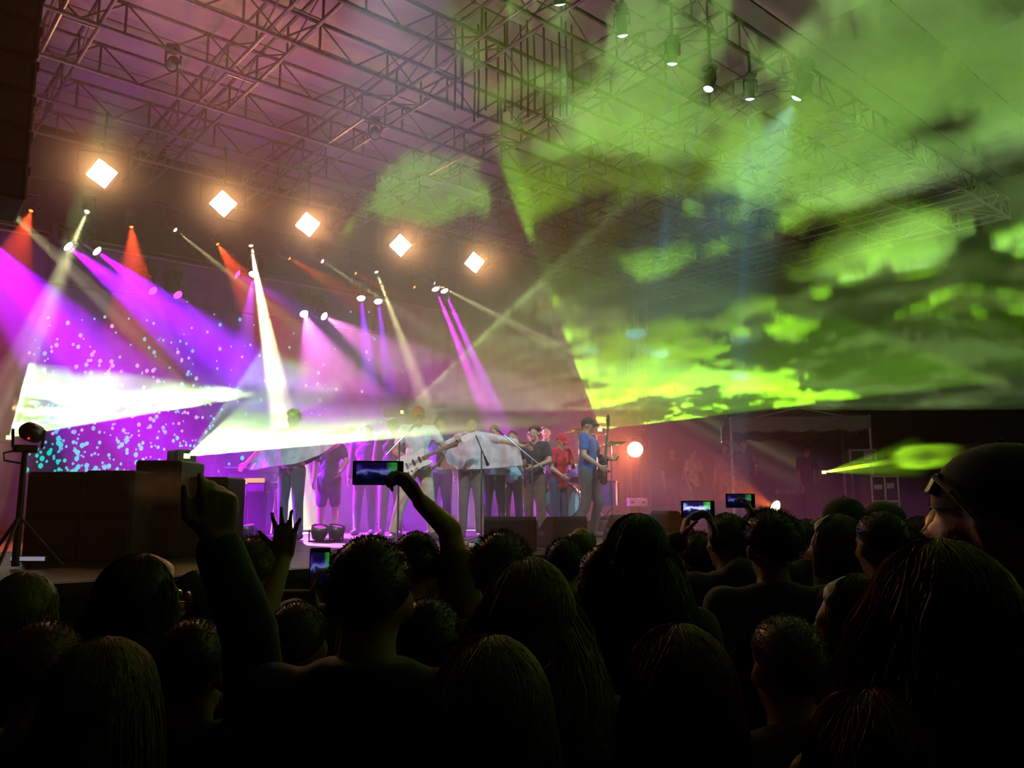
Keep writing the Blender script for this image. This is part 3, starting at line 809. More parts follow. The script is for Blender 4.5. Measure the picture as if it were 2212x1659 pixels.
class Pose:
    """Joint positions of a 1.75 m adult who faces +Y, feet on z = 0."""
    def __init__(s, **k):
        s.pel = Vector((0, 0, 0.95)); s.chest = Vector((0, 0, 1.29)); s.neck = Vector((0, -0.01, 1.46)); s.head = Vector((0, 0.02, 1.612))
        s.shl = Vector((-0.18, 0, 1.425)); s.shr = Vector((0.18, 0, 1.425))
        s.ell = Vector((-0.23, -0.02, 1.13)); s.elr = Vector((0.23, -0.02, 1.13))
        s.wrl = Vector((-0.24, 0.08, 0.88)); s.wrr = Vector((0.24, 0.08, 0.88))
        s.hdl = None; s.hdr = None                      # (finger direction, palm normal, curl, thumb, spread)
        s.hipl = Vector((-0.09, 0, 0.92)); s.hipr = Vector((0.09, 0, 0.92))
        s.knl = Vector((-0.11, 0.02, 0.5)); s.knr = Vector((0.11, 0.02, 0.5))
        s.anl = Vector((-0.12, -0.02, 0.09)); s.anr = Vector((0.12, -0.02, 0.09))
        s.ftl = Vector((-0.14, 0.15, 0.035)); s.ftr = Vector((0.14, 0.15, 0.035))
        s.hyaw = 0.0; s.hpit = 0.0; s.w = 1.0
        for a, b in k.items(): setattr(s, a, Vector(b) if isinstance(b, (tuple, list)) and len(b) == 3 and not isinstance(b[0], (tuple, list, Vector)) else b)

    def headR(s): return Matrix.Rotation(s.hyaw, 3, 'Z') @ Matrix.Rotation(s.hpit, 3, 'X')

    def shift_upper(s, dv):
        """Lean: moves the upper body by dv at the head, proportionally lower down."""
        dv = Vector(dv)
        for nm in ('chest', 'neck', 'head', 'shl', 'shr', 'ell', 'elr', 'wrl', 'wrr'):
            p = getattr(s, nm); setattr(s, nm, p + dv * max(0, min(1, (p.z - 0.9) / 0.7)))
        return s


def body_mesh(P, voxel=0.013):
    bm = bmesh.new(); w = P.w
    ellip(bm, P.pel, (0.158 * w, 0.11 * w, 0.12)); mid = (P.pel + P.chest) / 2
    capsule(bm, P.pel, 0.12 * w, mid, 0.115 * w); ellip(bm, mid, (0.142 * w, 0.102 * w, 0.13)); ellip(bm, P.chest, (0.168 * w, 0.112 * w, 0.17))
    capsule(bm, P.chest + Vector((0, 0, 0.06)), 0.10 * w, P.shl + (P.chest - P.shl) * 0.2, 0.062); capsule(bm, P.chest + Vector((0, 0, 0.06)), 0.10 * w, P.shr + (P.chest - P.shr) * 0.2, 0.062)
    for sh in (P.shl, P.shr): capsule(bm, P.neck + Vector((0, -0.015, 0.0)), 0.058, sh * 0.75 + P.neck * 0.25 - Vector((0, 0, 0.01)), 0.045)
    capsule(bm, P.neck - Vector((0, 0, 0.06)), 0.072, P.head - P.headR() @ Vector((0, 0.012, 0.06)), 0.054)
    for sh, el, wr, hd, side in ((P.shl, P.ell, P.wrl, P.hdl, -1), (P.shr, P.elr, P.wrr, P.hdr, 1)):
        capsule(bm, sh, 0.057 * w, el, 0.041); capsule(bm, el, 0.043, wr, 0.027)
        if hd is None:
            d = (wr - el).normalized(); n = Vector((-side, 0.25, 0)); hd = (d, n, (0.35, 0.4, 0.45, 0.5), 0.4, 0.03)
        for a, ra, b, rb in hand_caps(wr, hd[0], hd[1], side if len(hd) < 6 else hd[5], hd[2], hd[3], hd[4]): capsule(bm, a, ra, b, rb, 8)
    for hp, kn, an, ft in ((P.hipl, P.knl, P.anl, P.ftl), (P.hipr, P.knr, P.anr, P.ftr)):
        capsule(bm, hp, 0.088 * w, kn, 0.056); capsule(bm, kn, 0.058, an, 0.038)
        ellip(bm, kn * 0.68 + an * 0.32 + Vector((0, -0.015, 0)), (0.055, 0.058, 0.11))
        heel = Vector((an.x, an.y - 0.025, an.z - 0.05)); capsule(bm, heel, 0.036, ft, 0.03); capsule(bm, an, 0.038, (heel + ft) / 2, 0.034)
    head_into(bm, P)
    return remesh(bm, voxel, 3)


def head_into(bm, P):
    R = P.headR(); c = P.head; X = lambda x, y, z: c + R @ Vector((x, y, z))
    ellip(bm, X(0, -0.008, 0.025), (0.074, 0.094, 0.09), R); ellip(bm, X(0, 0.02, -0.045), (0.058, 0.066, 0.068), R)
    ellip(bm, X(0, 0.045, -0.01), (0.055, 0.045, 0.06), R)
    capsule(bm, X(-0.035, 0.078, 0.028), 0.011, X(0.035, 0.078, 0.028), 0.011, 8)            # brow
    capsule(bm, X(0, 0.082, 0.015), 0.009, X(0, 0.108, -0.022), 0.0135, 8)                     # nose
    for s in (-1, 1):
        capsule(bm, X(0, 0.09, -0.026), 0.01, X(s * 0.014, 0.091, -0.026), 0.008, 8)           # nostrils
        ellip(bm, X(s * 0.042, 0.062, -0.022), (0.02, 0.018, 0.018), R)                          # cheek bones
        ellip(bm, X(s * 0.077, -0.008, -0.008), (0.011, 0.022, 0.032), R @ Matrix.Rotation(-s * 0.35, 3, 'Z'))   # ears
    ellip(bm, X(0, 0.083, -0.054), (0.024, 0.012, 0.0065), R, 1); ellip(bm, X(0, 0.082, -0.065), (0.021, 0.012, 0.0075), R, 1)      # lips
    ellip(bm, X(0, 0.07, -0.092), (0.024, 0.024, 0.02), R)                                       # chin


def eye_mesh(P):
    bm = bmesh.new(); R = P.headR()
    for s in (-1, 1): ellip(bm, P.head + R @ Vector((s * 0.031, 0.081, 0.008)), (0.0135, 0.011, 0.0085), R, 2)
    me = bpy.data.meshes.new('eyes'); bm.to_mesh(me); bm.free(); return me


def shirt_mesh(P, sleeve='short', voxel=0.016, hem=0.86, loose=0.018, hood=False, collar=False):
    bm = bmesh.new(); w = P.w; g = loose
    ph = Vector((P.pel.x, P.pel.y, hem + 0.06)); mid = (P.pel + P.chest) / 2
    ellip(bm, ph, (0.165 * w + g, 0.118 * w + g, 0.075)); ellip(bm, P.pel, (0.160 * w + g, 0.112 * w + g, 0.12)); ellip(bm, mid, (0.15 * w + g, 0.11 * w + g, 0.15)); ellip(bm, P.chest, (0.17 * w + g, 0.115 * w + g, 0.17 + g * 0.5))
    capsule(bm, P.pel, 0.118 * w + g, P.chest, 0.112 * w + g)
    for sh, el, wr in ((P.shl, P.ell, P.wrl), (P.shr, P.elr, P.wrr)):
        capsule(bm, P.chest + Vector((0, 0, 0.06)), 0.10 * w + g, sh + (P.chest - sh) * 0.2, 0.062 + g); capsule(bm, sh, 0.057 * w + g, sh * 0.4 + el * 0.6, 0.046 + g)
        if sleeve == 'long': capsule(bm, sh, 0.057 * w + g, el, 0.041 + g); capsule(bm, el, 0.043 + g, el * 0.1 + wr * 0.9, 0.03 + g)
    for sh in (P.shl, P.shr): capsule(bm, P.neck + Vector((0, -0.018, -0.004)), 0.058 + g * 0.6, sh * 0.75 + P.neck * 0.25 - Vector((0, 0, 0.012)), 0.047 + g)
    if hood:
        ellip(bm, P.neck + Vector((0, -0.075, 0.035)), (0.115, 0.07, 0.07)); capsule(bm, P.neck + Vector((-0.08, 0, 0)), 0.045, P.neck + Vector((0.08, 0, 0)), 0.045)
    if collar: lathe(bm, [(0.092, -0.07), (0.088, 0.055), (0.072, 0.055), (0.07, -0.07)], P.neck + Vector((0, 0, 0.0)), (0, 0.0, 1), 20)
    me = remesh(bm, voxel, 2)
    for v in me.vertices:
        if v.co.z < hem: v.co.z = hem - 0.1 * (hem - v.co.z)
    return me


def trouser_mesh(P, length='long', voxel=0.018, loose=0.016):
    bm = bmesh.new(); w = P.w; g = loose
    ellip(bm, P.pel, (0.160 * w + g * 0.5, 0.112 * w + g * 0.6, 0.115))
    for hp, kn, an in ((P.hipl, P.knl, P.anl), (P.hipr, P.knr, P.anr)):
        capsule(bm, P.pel * 0.5 + hp * 0.5, 0.1 * w + g * 0.4, hp * 0.9 + kn * 0.1, 0.09 * w + g)
        if length == 'long': capsule(bm, hp, 0.088 * w + g, kn, 0.06 + g); capsule(bm, kn, 0.06 + g, an * 0.93 + kn * 0.07, 0.045 + g)
        else: capsule(bm, hp, 0.088 * w + g * 1.4, kn * 0.9 + hp * 0.1, 0.066 + g * 1.6)
    return remesh(bm, voxel, 2)


def shoe_mesh(P, side):
    an, ft = (P.anl, P.ftl) if side < 0 else (P.anr, P.ftr)
    bm = bmesh.new(); heel = Vector((an.x, an.y - 0.03, 0.048)); tip = Vector((ft.x, ft.y + 0.02, 0.04))
    capsule(bm, heel, 0.047, tip, 0.042, 10); capsule(bm, an, 0.049, heel * 0.5 + tip * 0.5, 0.043, 10)
    for v in bm.verts: v.co.z = max(v.co.z, 0.002)
    return remesh(bm, 0.014, 1)


# ---- hair: every style is a cap over the skull plus many single locks that follow the head and fall
def lock(bm, pts, r, n=3):
    rs = [r * (0.75 + 0.25 * math.sin(math.pi * k / (len(pts) - 1))) * (1 - 0.85 * (k / (len(pts) - 1)) ** 3) for k in range(len(pts))]
    tube(bm, pts, rs, n, cap=False)


def hair_mesh(P, style, seed=1, n=420, length=0.25, flare=0.25, r=0.0032):
    """style: short, bushy, long, bob, tail, balding."""
    rnd = random.Random(seed); bm = bmesh.new(); R = P.headR(); c = P.head
    W = lambda v: c + R @ v
    A = Vector((0.078, 0.099, 0.098)); O = Vector((0, -0.010, 0.022))
    def skull(t, f, k=1.0): return O + Vector((A.x * k * math.sin(t) * math.sin(f), A.y * k * math.sin(t) * math.cos(f), A.z * k * math.cos(t)))
    # cap under the locks (keeps off the face)
    nf, ntt = 26, 9
    grid = []
    for j in range(ntt):
        row = []
        for i in range(nf):
            f = 2 * math.pi * i / nf
            back = 0.5 - 0.5 * math.cos(f)                       # 0 at the face, 1 at the nape
            tmax = 0.85 + 1.25 * back ** 0.8 if style != 'balding' else 0.1
            tmin = 0.0 if style != 'balding' else 1.0
            t = tmin + ((0.85 + 1.25 * back ** 0.8) - tmin) * j / (ntt - 1)
            th = {'short': 0.006, 'balding': 0.003, 'bushy': 0.020, 'long': 0.010, 'bob': 0.014, 'tail': 0.004}[style]
            v = skull(t, f, 1.0) ; d = (v - O).normalized()
            row.append(bm.verts.new(W(v + d * (th + 0.004 * mnoise.noise(v * 30)) * (1 if j < ntt - 1 else 0.3))))
        grid.append(row)
    for a, b in zip(grid, grid[1:]):
        for i in range(nf): bm.faces.new((a[i], a[(i + 1) % nf], b[(i + 1) % nf], b[i]))
    for k in range(n):
        f = rnd.uniform(0, 2 * math.pi); back = 0.5 - 0.5 * math.cos(f); tm = 0.8 + 1.3 * back
        if back < 0.24 and style in ('long', 'bob', 'tail'): continue                 # the face stays free
        if style in ('short', 'balding', 'bushy'):
            t = (math.acos(1 - rnd.random() * (1 - math.cos(min(tm, 2.1)))) if style != 'balding' else rnd.uniform(1.1, max(1.15, tm)))
            p = skull(t, f, 1.02); d = (p - O).normalized()
            ln = {'short': 0.011, 'balding': 0.006, 'bushy': 0.034}[style] * rnd.uniform(0.6, 1.25)
            fall = Vector((0, -0.35, -0.35 if style != 'bushy' else -0.2)); tw = Vector((rnd.uniform(-1, 1), rnd.uniform(-1, 1), rnd.uniform(-1, 1))) * (0.45 if style != 'bushy' else 0.8)
            q1 = p + (d + tw * 0.4) * ln * 0.5; q2 = q1 + (d * 0.5 + fall + tw).normalized() * ln * 0.5
            lock(bm, [W(p), W(q1), W(q2)], r * 1.1)
        else:
            # from the parting over the head, then straight down
            t0 = rnd.uniform(0.02, 0.5); k0 = rnd.uniform(1.05, 1.16)
            te = min(tm, 1.75) * rnd.uniform(0.9, 1.0)
            pts = [skull(t0 + (te - t0) * q / 5, f + 0.12 * math.sin(q + k), k0 + 0.015 * rnd.random()) for q in range(6)]
            if style == 'tail':
                tail = O + Vector((0, -A.y * 1.05, -0.005)); pts = [skull(t0 + (1.4 - t0) * q / 4, f, 1.05) for q in range(4)] + [tail + Vector((rnd.uniform(-.012, .012), rnd.uniform(-.01, .01), rnd.uniform(-.012, .012)))]
                if k % 3 == 0: pts += [tail + Vector((rnd.uniform(-.03, .03), -0.04, -0.06)), tail + Vector((rnd.uniform(-.045, .045), -0.05 + rnd.uniform(-.02, .02), -length * rnd.uniform(0.7, 1.1)))]
            else:
                ln = length * rnd.uniform(0.75, 1.08); e = pts[-1]; out = Vector((e.x - O.x, min(e.y - O.y, 0.02), 0)).normalized()
                amp = 0.012 if flare > 0.3 else 0.004; ph = rnd.uniform(0, 6)
                for q in range(1, 6):
                    s = q / 5; pts.append(e + Vector((0, 0, -ln * s)) + out * (flare * ln * (s - 0.45 * s * s)) + Vector((math.sin(ph + s * 7), math.cos(ph + s * 6), 0)) * amp)
            lock(bm, [W(p) for p in pts], r * rnd.uniform(0.7, 1.4))
    # stray single hairs
    for k in range(14):
        f = rnd.uniform(1.2, 5.1); t = rnd.uniform(0.1, 1.3); p = skull(t, f, 1.06); d = (p - O).normalized(); tw = Vector((rnd.uniform(-1, 1), rnd.uniform(-1, 1), rnd.uniform(-.6, 1)))
        ln = 0.03 if style not in ('short', 'balding') else 0.008
        lock(bm, [W(p), W(p + d * ln * 0.5 + tw * ln * 0.2), W(p + d * ln * 0.7 + tw * ln * 0.7 - Vector((0, 0, ln * 0.2)))], 0.0006)
    me = bpy.data.meshes.new('hair'); bmesh.ops.recalc_face_normals(bm, faces=bm.faces); bm.to_mesh(me); bm.free()
    me.polygons.foreach_set('use_smooth', [True] * len(me.polygons)); return me


def cap_mesh(P, kind='baseball', back=False):
    """kind: baseball (crown, brim, strap) or flat."""
    bm = bmesh.new(); R = P.headR() @ (Matrix.Rotation(math.pi, 3, 'Z') if back else Matrix.Identity(3)); c = P.head
    W = lambda x, y, z: c + R @ Vector((x, y, z))
    o0 = Vector((0, 0.012 if back else -0.01, 0.03))
    n, rows = 24, []
    for j in range(8):
        t = j / 7 * 1.62; k = 1.0 if kind == 'baseball' else 1.06
        rows.append([bm.verts.new(W(o0.x + 0.088 * k * math.sin(t) * math.sin(2 * math.pi * i / n), o0.y + 0.108 * k * math.sin(t) * math.cos(2 * math.pi * i / n), o0.z + (0.098 if kind == 'baseball' else 0.085) * math.cos(t))) for i in range(n)])
    for a, b in zip(rows, rows[1:]):
        for i in range(n): bm.faces.new((a[i], a[(i + 1) % n], b[(i + 1) % n], b[i]))
    # brim: a curved tongue with thickness
    g = {}
    L = 0.075 if kind == 'baseball' else 0.04
    for i in range(9):
        a = -0.95 + 1.9 * i / 8
        for j in range(4):
            q = j / 3
            for z in (0, 1):
                x = 0.086 * math.sin(a) * (1 - 0.15 * q); y = o0.y + 0.104 * math.cos(a) + L * q * math.cos(a * 0.9) ** 0.5 if math.cos(a * 0.9) > 0 else 0
                g[i, j, z] = bm.verts.new(W(x, y, o0.z - 0.004 - 0.022 * q - 0.022 * math.sin(a) ** 2 + 0.004 * z))
    for i in range(8):
        for j in range(3):
            bm.faces.new((g[i, j, 0], g[i, j + 1, 0], g[i + 1, j + 1, 0], g[i + 1, j, 0])); bm.faces.new((g[i, j, 1], g[i + 1, j, 1], g[i + 1, j + 1, 1], g[i, j + 1, 1]))
    ellip(bm, W(0, o0.y, o0.z + 0.099), (0.008, 0.008, 0.005), None, 1)
    me = bpy.data.meshes.new('cap'); bmesh.ops.recalc_face_normals(bm, faces=bm.faces); bm.to_mesh(me); bm.free()
    me.polygons.foreach_set('use_smooth', [True] * len(me.polygons)); return me


M_skin = mat('skin', (0.42, 0.25, 0.18), 0.55, vary=0.06, scale=6)
M_skin_d = mat('dark_skin', (0.16, 0.08, 0.05), 0.5, vary=0.06, scale=6)
M_eye = mat('eye', (0.4, 0.38, 0.36), 0.2, vary=0.05)


def hair_mat(name, col): return mat('hair_' + name, col, 0.38, vary=0.35, scale=60, spec=0.4)


HAIRC = {'black': (0.012, 0.01, 0.009), 'brown': (0.06, 0.032, 0.018), 'blonde': (0.22, 0.14, 0.06), 'grey': (0.15, 0.14, 0.12), 'red': (0.16, 0.035, 0.012), 'olive': (0.1, 0.085, 0.04)}  # olive and red also hold coloured stage light painted into darker hair
CLOTH = {}


def cloth(col, nm=None):
    k = tuple(round(c, 3) for c in col)
    if k not in CLOTH: CLOTH[k] = mat('cloth_%d' % len(CLOTH), col, 0.85, vary=0.2, scale=9, bump=0.25, sheen=0.2)
    return CLOTH[k]


def assemble(t, parts):
    for name, me, m, lb in parts:
        o = link(name, me, m, t)
        if lb: o['label'] = lb
    return t

# ------------------------------------------------------------------ the crowd in front of the stage
BAND_AT = Vector((8.3, 9.6))
PM = Pose(); PW = Pose(w=0.88)
PW.shl = Vector((-0.158, 0, 1.43)); PW.shr = Vector((0.158, 0, 1.43)); PW.ell = Vector((-0.2, -0.02, 1.13)); PW.elr = Vector((0.2, -0.02, 1.13)); PW.wrl = Vector((-0.2, 0.1, 0.9)); PW.wrr = Vector((0.2, 0.1, 0.9))
CB = {'m': body_mesh(PM, 0.014), 'w': body_mesh(PW, 0.014)}
CS = {('m', 'short'): shirt_mesh(PM), ('m', 'long'): shirt_mesh(PM, 'long'), ('m', 'hood'): shirt_mesh(PM, 'long', hood=True, loose=0.026), ('m', 'collar'): shirt_mesh(PM, 'long', collar=True, loose=0.022),
      ('w', 'short'): shirt_mesh(PW), ('w', 'long'): shirt_mesh(PW, 'long')}
CT = {'m': trouser_mesh(PM), 'w': trouser_mesh(PW)}
SH = [shoe_mesh(PM, -1), shoe_mesh(PM, 1)]
HR = {'short': hair_mesh(PM, 'short', 1, 1800, r=0.0014), 'fuzzy': hair_mesh(PM, 'short', 5, 2000, r=0.0013), 'bushy': hair_mesh(PM, 'bushy', 2, 2600, r=0.0013), 'long': hair_mesh(PM, 'long', 3, 1500, 0.34, 0.16, r=0.0019),
      'flared': hair_mesh(PM, 'long', 4, 1600, 0.26, 0.55, r=0.0019), 'wavy': hair_mesh(PM, 'bob', 6, 1300, 0.17, 0.42, r=0.0019), 'bob': hair_mesh(PM, 'bob', 7, 1200, 0.12, 0.15, r=0.0019), 'tail': hair_mesh(PM, 'tail', 8, 520, 0.28), 'balding': hair_mesh(PM, 'balding', 9, 700, r=0.0016)}
CAPM = {'baseball': cap_mesh(PM), 'back': cap_mesh(PM, back=True), 'flat': cap_mesh(PM, 'flat')}
DARK = [(0.02, 0.02, 0.024), (0.035, 0.03, 0.03), (0.014, 0.02, 0.032), (0.045, 0.018, 0.018), (0.03, 0.036, 0.03), (0.05, 0.047, 0.044)]
JEANS = (0.03, 0.05, 0.09)
M_shoe = mat('shoe_leather', (0.02, 0.02, 0.02), 0.6)


def stand(u, vtop, d, turn=0.0, extra=0.02):
    top = atd(u, vtop, d); s = (top.z - extra * (top.z / 1.75)) / 1.735
    p = Vector((top.x, top.y, 0)); dr = BAND_AT - p.xy
    yaw = math.atan2(dr.y, dr.x) - math.pi / 2 + turn
    return p, yaw, s


def crowd(u, vtop, d, sex, hair, hc, top, label, turn=0.0, cap=None, capcol=(0.02, 0.02, 0.025), col=None, pose=None, hw=1.0, voxel=0.012, skin=None, grp='people in the crowd'):
    p, yaw, s = stand(u, vtop, d, turn)
    t = thing('person', label, 'person', p, (0, 0, yaw), grp); t.scale = (s, s, s)
    k = int(u * 7 + d * 13)
    if pose is None: b, sh = CB[sex], CS[(sex, top if (sex, top) in CS else 'long')]
    else: b, sh = body_mesh(pose, voxel), shirt_mesh(pose, top, 0.013, loose=0.02)
    c = cloth(col or DARK[k % len(DARK)])
    parts = [('body', b, skin or M_skin, None), ('shirt', sh, c, None), ('trousers', CT[sex], cloth(JEANS), None), ('shoe', SH[0], M_shoe, None), ('shoe', SH[1], M_shoe, None)]
    if cap and hair: hair = 'balding'
    if hair: parts.append(('hair', HR[hair], hair_mat(hc, HAIRC[hc]), None))
    if cap: parts.append(('cap', CAPM[cap], cloth(capcol), None))
    assemble(t, parts)
    if hair and hw != 1.0:
        for o in t.children:
            if o.name.startswith('hair'):
                o.scale = (hw, hw, hw); o.location = PM.head * (1 - hw) + Vector((0, 0, (hw - 1) * 0.02))
    return t


def arm_pose(u, vtop, d, turn, right=None, left=None, sex='m', upx=(None, None)):
    """right / left: (elbow point, wrist point, finger direction, palm normal, curl, thumb, spread) in world space."""
    p, yaw, s = stand(u, vtop, d, turn)
    Mi = (Matrix.Translation(p) @ Matrix.Rotation(yaw, 4, 'Z') @ Matrix.Scale(s, 4)).inverted(); R3 = Matrix.Rotation(-yaw, 3, 'Z')
    P = Pose()
    for side, a in ((1, right), (-1, left)):
        if a is None: continue
        sh = Vector((0.165 * side, 0.02, 1.46)); wr = Mi @ Vector(a[1]); pole = R3 @ Vector(a[0])
        d_ = wr - sh; D = d_.length; ua, fa = 0.29, 0.265                       # upper arm and forearm
        if D > ua + fa - 0.005: wr = sh + d_ * ((ua + fa - 0.005) / D); d_ = wr - sh; D = d_.length
        ax = d_.normalized(); pole = (pole - ax * pole.dot(ax)).normalized()
        q = (ua * ua - fa * fa + D * D) / (2 * D); el = sh + ax * q + pole * math.sqrt(max(0, ua * ua - q * q))
        h = (R3 @ Vector(a[2]), R3 @ Vector(a[3]), a[4], a[5], a[6])
        if side > 0: P.shr, P.elr, P.wrr, P.hdr = sh, el, wr, h
        else: P.shl, P.ell, P.wrl, P.hdl = sh, el, wr, h
    P.world = Matrix.Translation(p) @ Matrix.Rotation(yaw, 4, 'Z') @ Matrix.Scale(s, 4)
    return P


def phone(label, c, yaw_like, w, h, lit, name='smartphone', landscape=True, off=0.0):
    """A phone whose screen faces the camera side; c: its middle, w x h in metres."""
    n = (EYE - Vector(c)).normalized(); n = (n + Vector((0, 0, 0.05))).normalized(); sx = Vector((0, 0, 1)).cross(n).normalized(); uy = n.cross(sx)
    if off: sx, uy = sx * math.cos(off) + uy * math.sin(off), uy * math.cos(off) - sx * math.sin(off)
    Mx = Matrix.Translation(c) @ Matrix((sx, uy, n)).transposed().to_4x4()
    t = thing(name, label, 'phone', (0, 0, 0), (0, 0, 0), 'phones held up in the crowd'); t.matrix_world = Mx
    bm = bmesh.new(); abox(bm, (0, 0, 0), (w, h, 0.009), None, 0.003); mk('body', bm, M_black, t)
    bm = bmesh.new(); abox(bm, (-0.004 * (w > h), 0, 0.0047), (w * (0.80 if w > h else 0.9), h * (0.86 if w > h else 0.78), 0.001)); mk('screen', bm, lit, t)
    bm = bmesh.new(); lathe(bm, [(0.004, 0.0), (0.004, 0.0058), (0.003, 0.0062)], (w * 0.45 if w > h else 0, 0 if w > h else -h * 0.44, 0)); mk('button', bm, M_alu, t)
    bm = bmesh.new(); lathe(bm, [(0.005, 0.0), (0.005, -0.007), (0.0035, -0.0072)], (-w * 0.4, h * 0.32, 0)); mk('camera_lens', bm, M_black, t)
    return t


def screen_mat(name, top, mid, gain):
    """A lit phone screen: the stage seen small, violet above, a bright band, dark below."""
    m = bpy.data.materials.new(name); m.use_nodes = True; nt = m.node_tree; nt.nodes.clear()
    o = N(nt, 'ShaderNodeOutputMaterial'); e = N(nt, 'ShaderNodeEmission', iStrength=gain); nt.links.new(e.outputs[0], o.inputs[0]); m.cycles.emission_sampling = 'NONE'
    tc = N(nt, 'ShaderNodeTexCoord'); sx = N(nt, 'ShaderNodeSeparateXYZ'); nt.links.new(tc.outputs['Generated'], sx.inputs[0])
    nz = N(nt, 'ShaderNodeTexNoise'); nz.inputs['Scale'].default_value = 3; nt.links.new(tc.outputs['Generated'], nz.inputs['Vector'])
    cr = N(nt, 'ShaderNodeValToRGB'); nt.links.new(M2(nt, 'ADD', sx.outputs[1], M2(nt, 'MULTIPLY_ADD', nz.outputs[0], 0.7, -0.3)), cr.inputs[0])
    el = cr.color_ramp.elements; el[0].position = 0.3; el[0].color = (0.002, 0.002, 0.02, 1); el[1].position = 0.86; el[1].color = (0.012, 0.006, 0.06, 1)
    for p, c in ((0.46, (0.01, 0.01, 0.09)), (0.58, mid), (0.72, top)):
        q = el.new(p); q.color = (*c, 1)
    # green corner on the right, like the laser
    gx = N(nt, 'ShaderNodeMapRange', i1=0.72, i2=0.9, i3=0.0, i4=1.0); nt.links.new(sx.outputs[0], gx.inputs[0])
    gy = N(nt, 'ShaderNodeMapRange', i1=0.45, i2=0.6, i3=0.0, i4=0.8); nt.links.new(sx.outputs[1], gy.inputs[0])
    mx = N(nt, 'ShaderNodeMix', data_type='RGBA'); mx.inputs[7].default_value = (0.05, 0.5, 0.02, 1)
    nt.links.new(M2(nt, 'MULTIPLY', gx.outputs[0], gy.outputs[0]), mx.inputs[0]); nt.links.new(cr.outputs[0], mx.inputs[6]); nt.links.new(mx.outputs[2], e.inputs[0])
    return m


SCR = screen_mat('phone_screen', (0.08, 0.03, 0.5), (0.25, 0.3, 0.8), 0.45)
SCR2 = screen_mat('bright_phone_screen', (0.3, 0.35, 0.9), (0.7, 0.8, 1.0), 1.2)

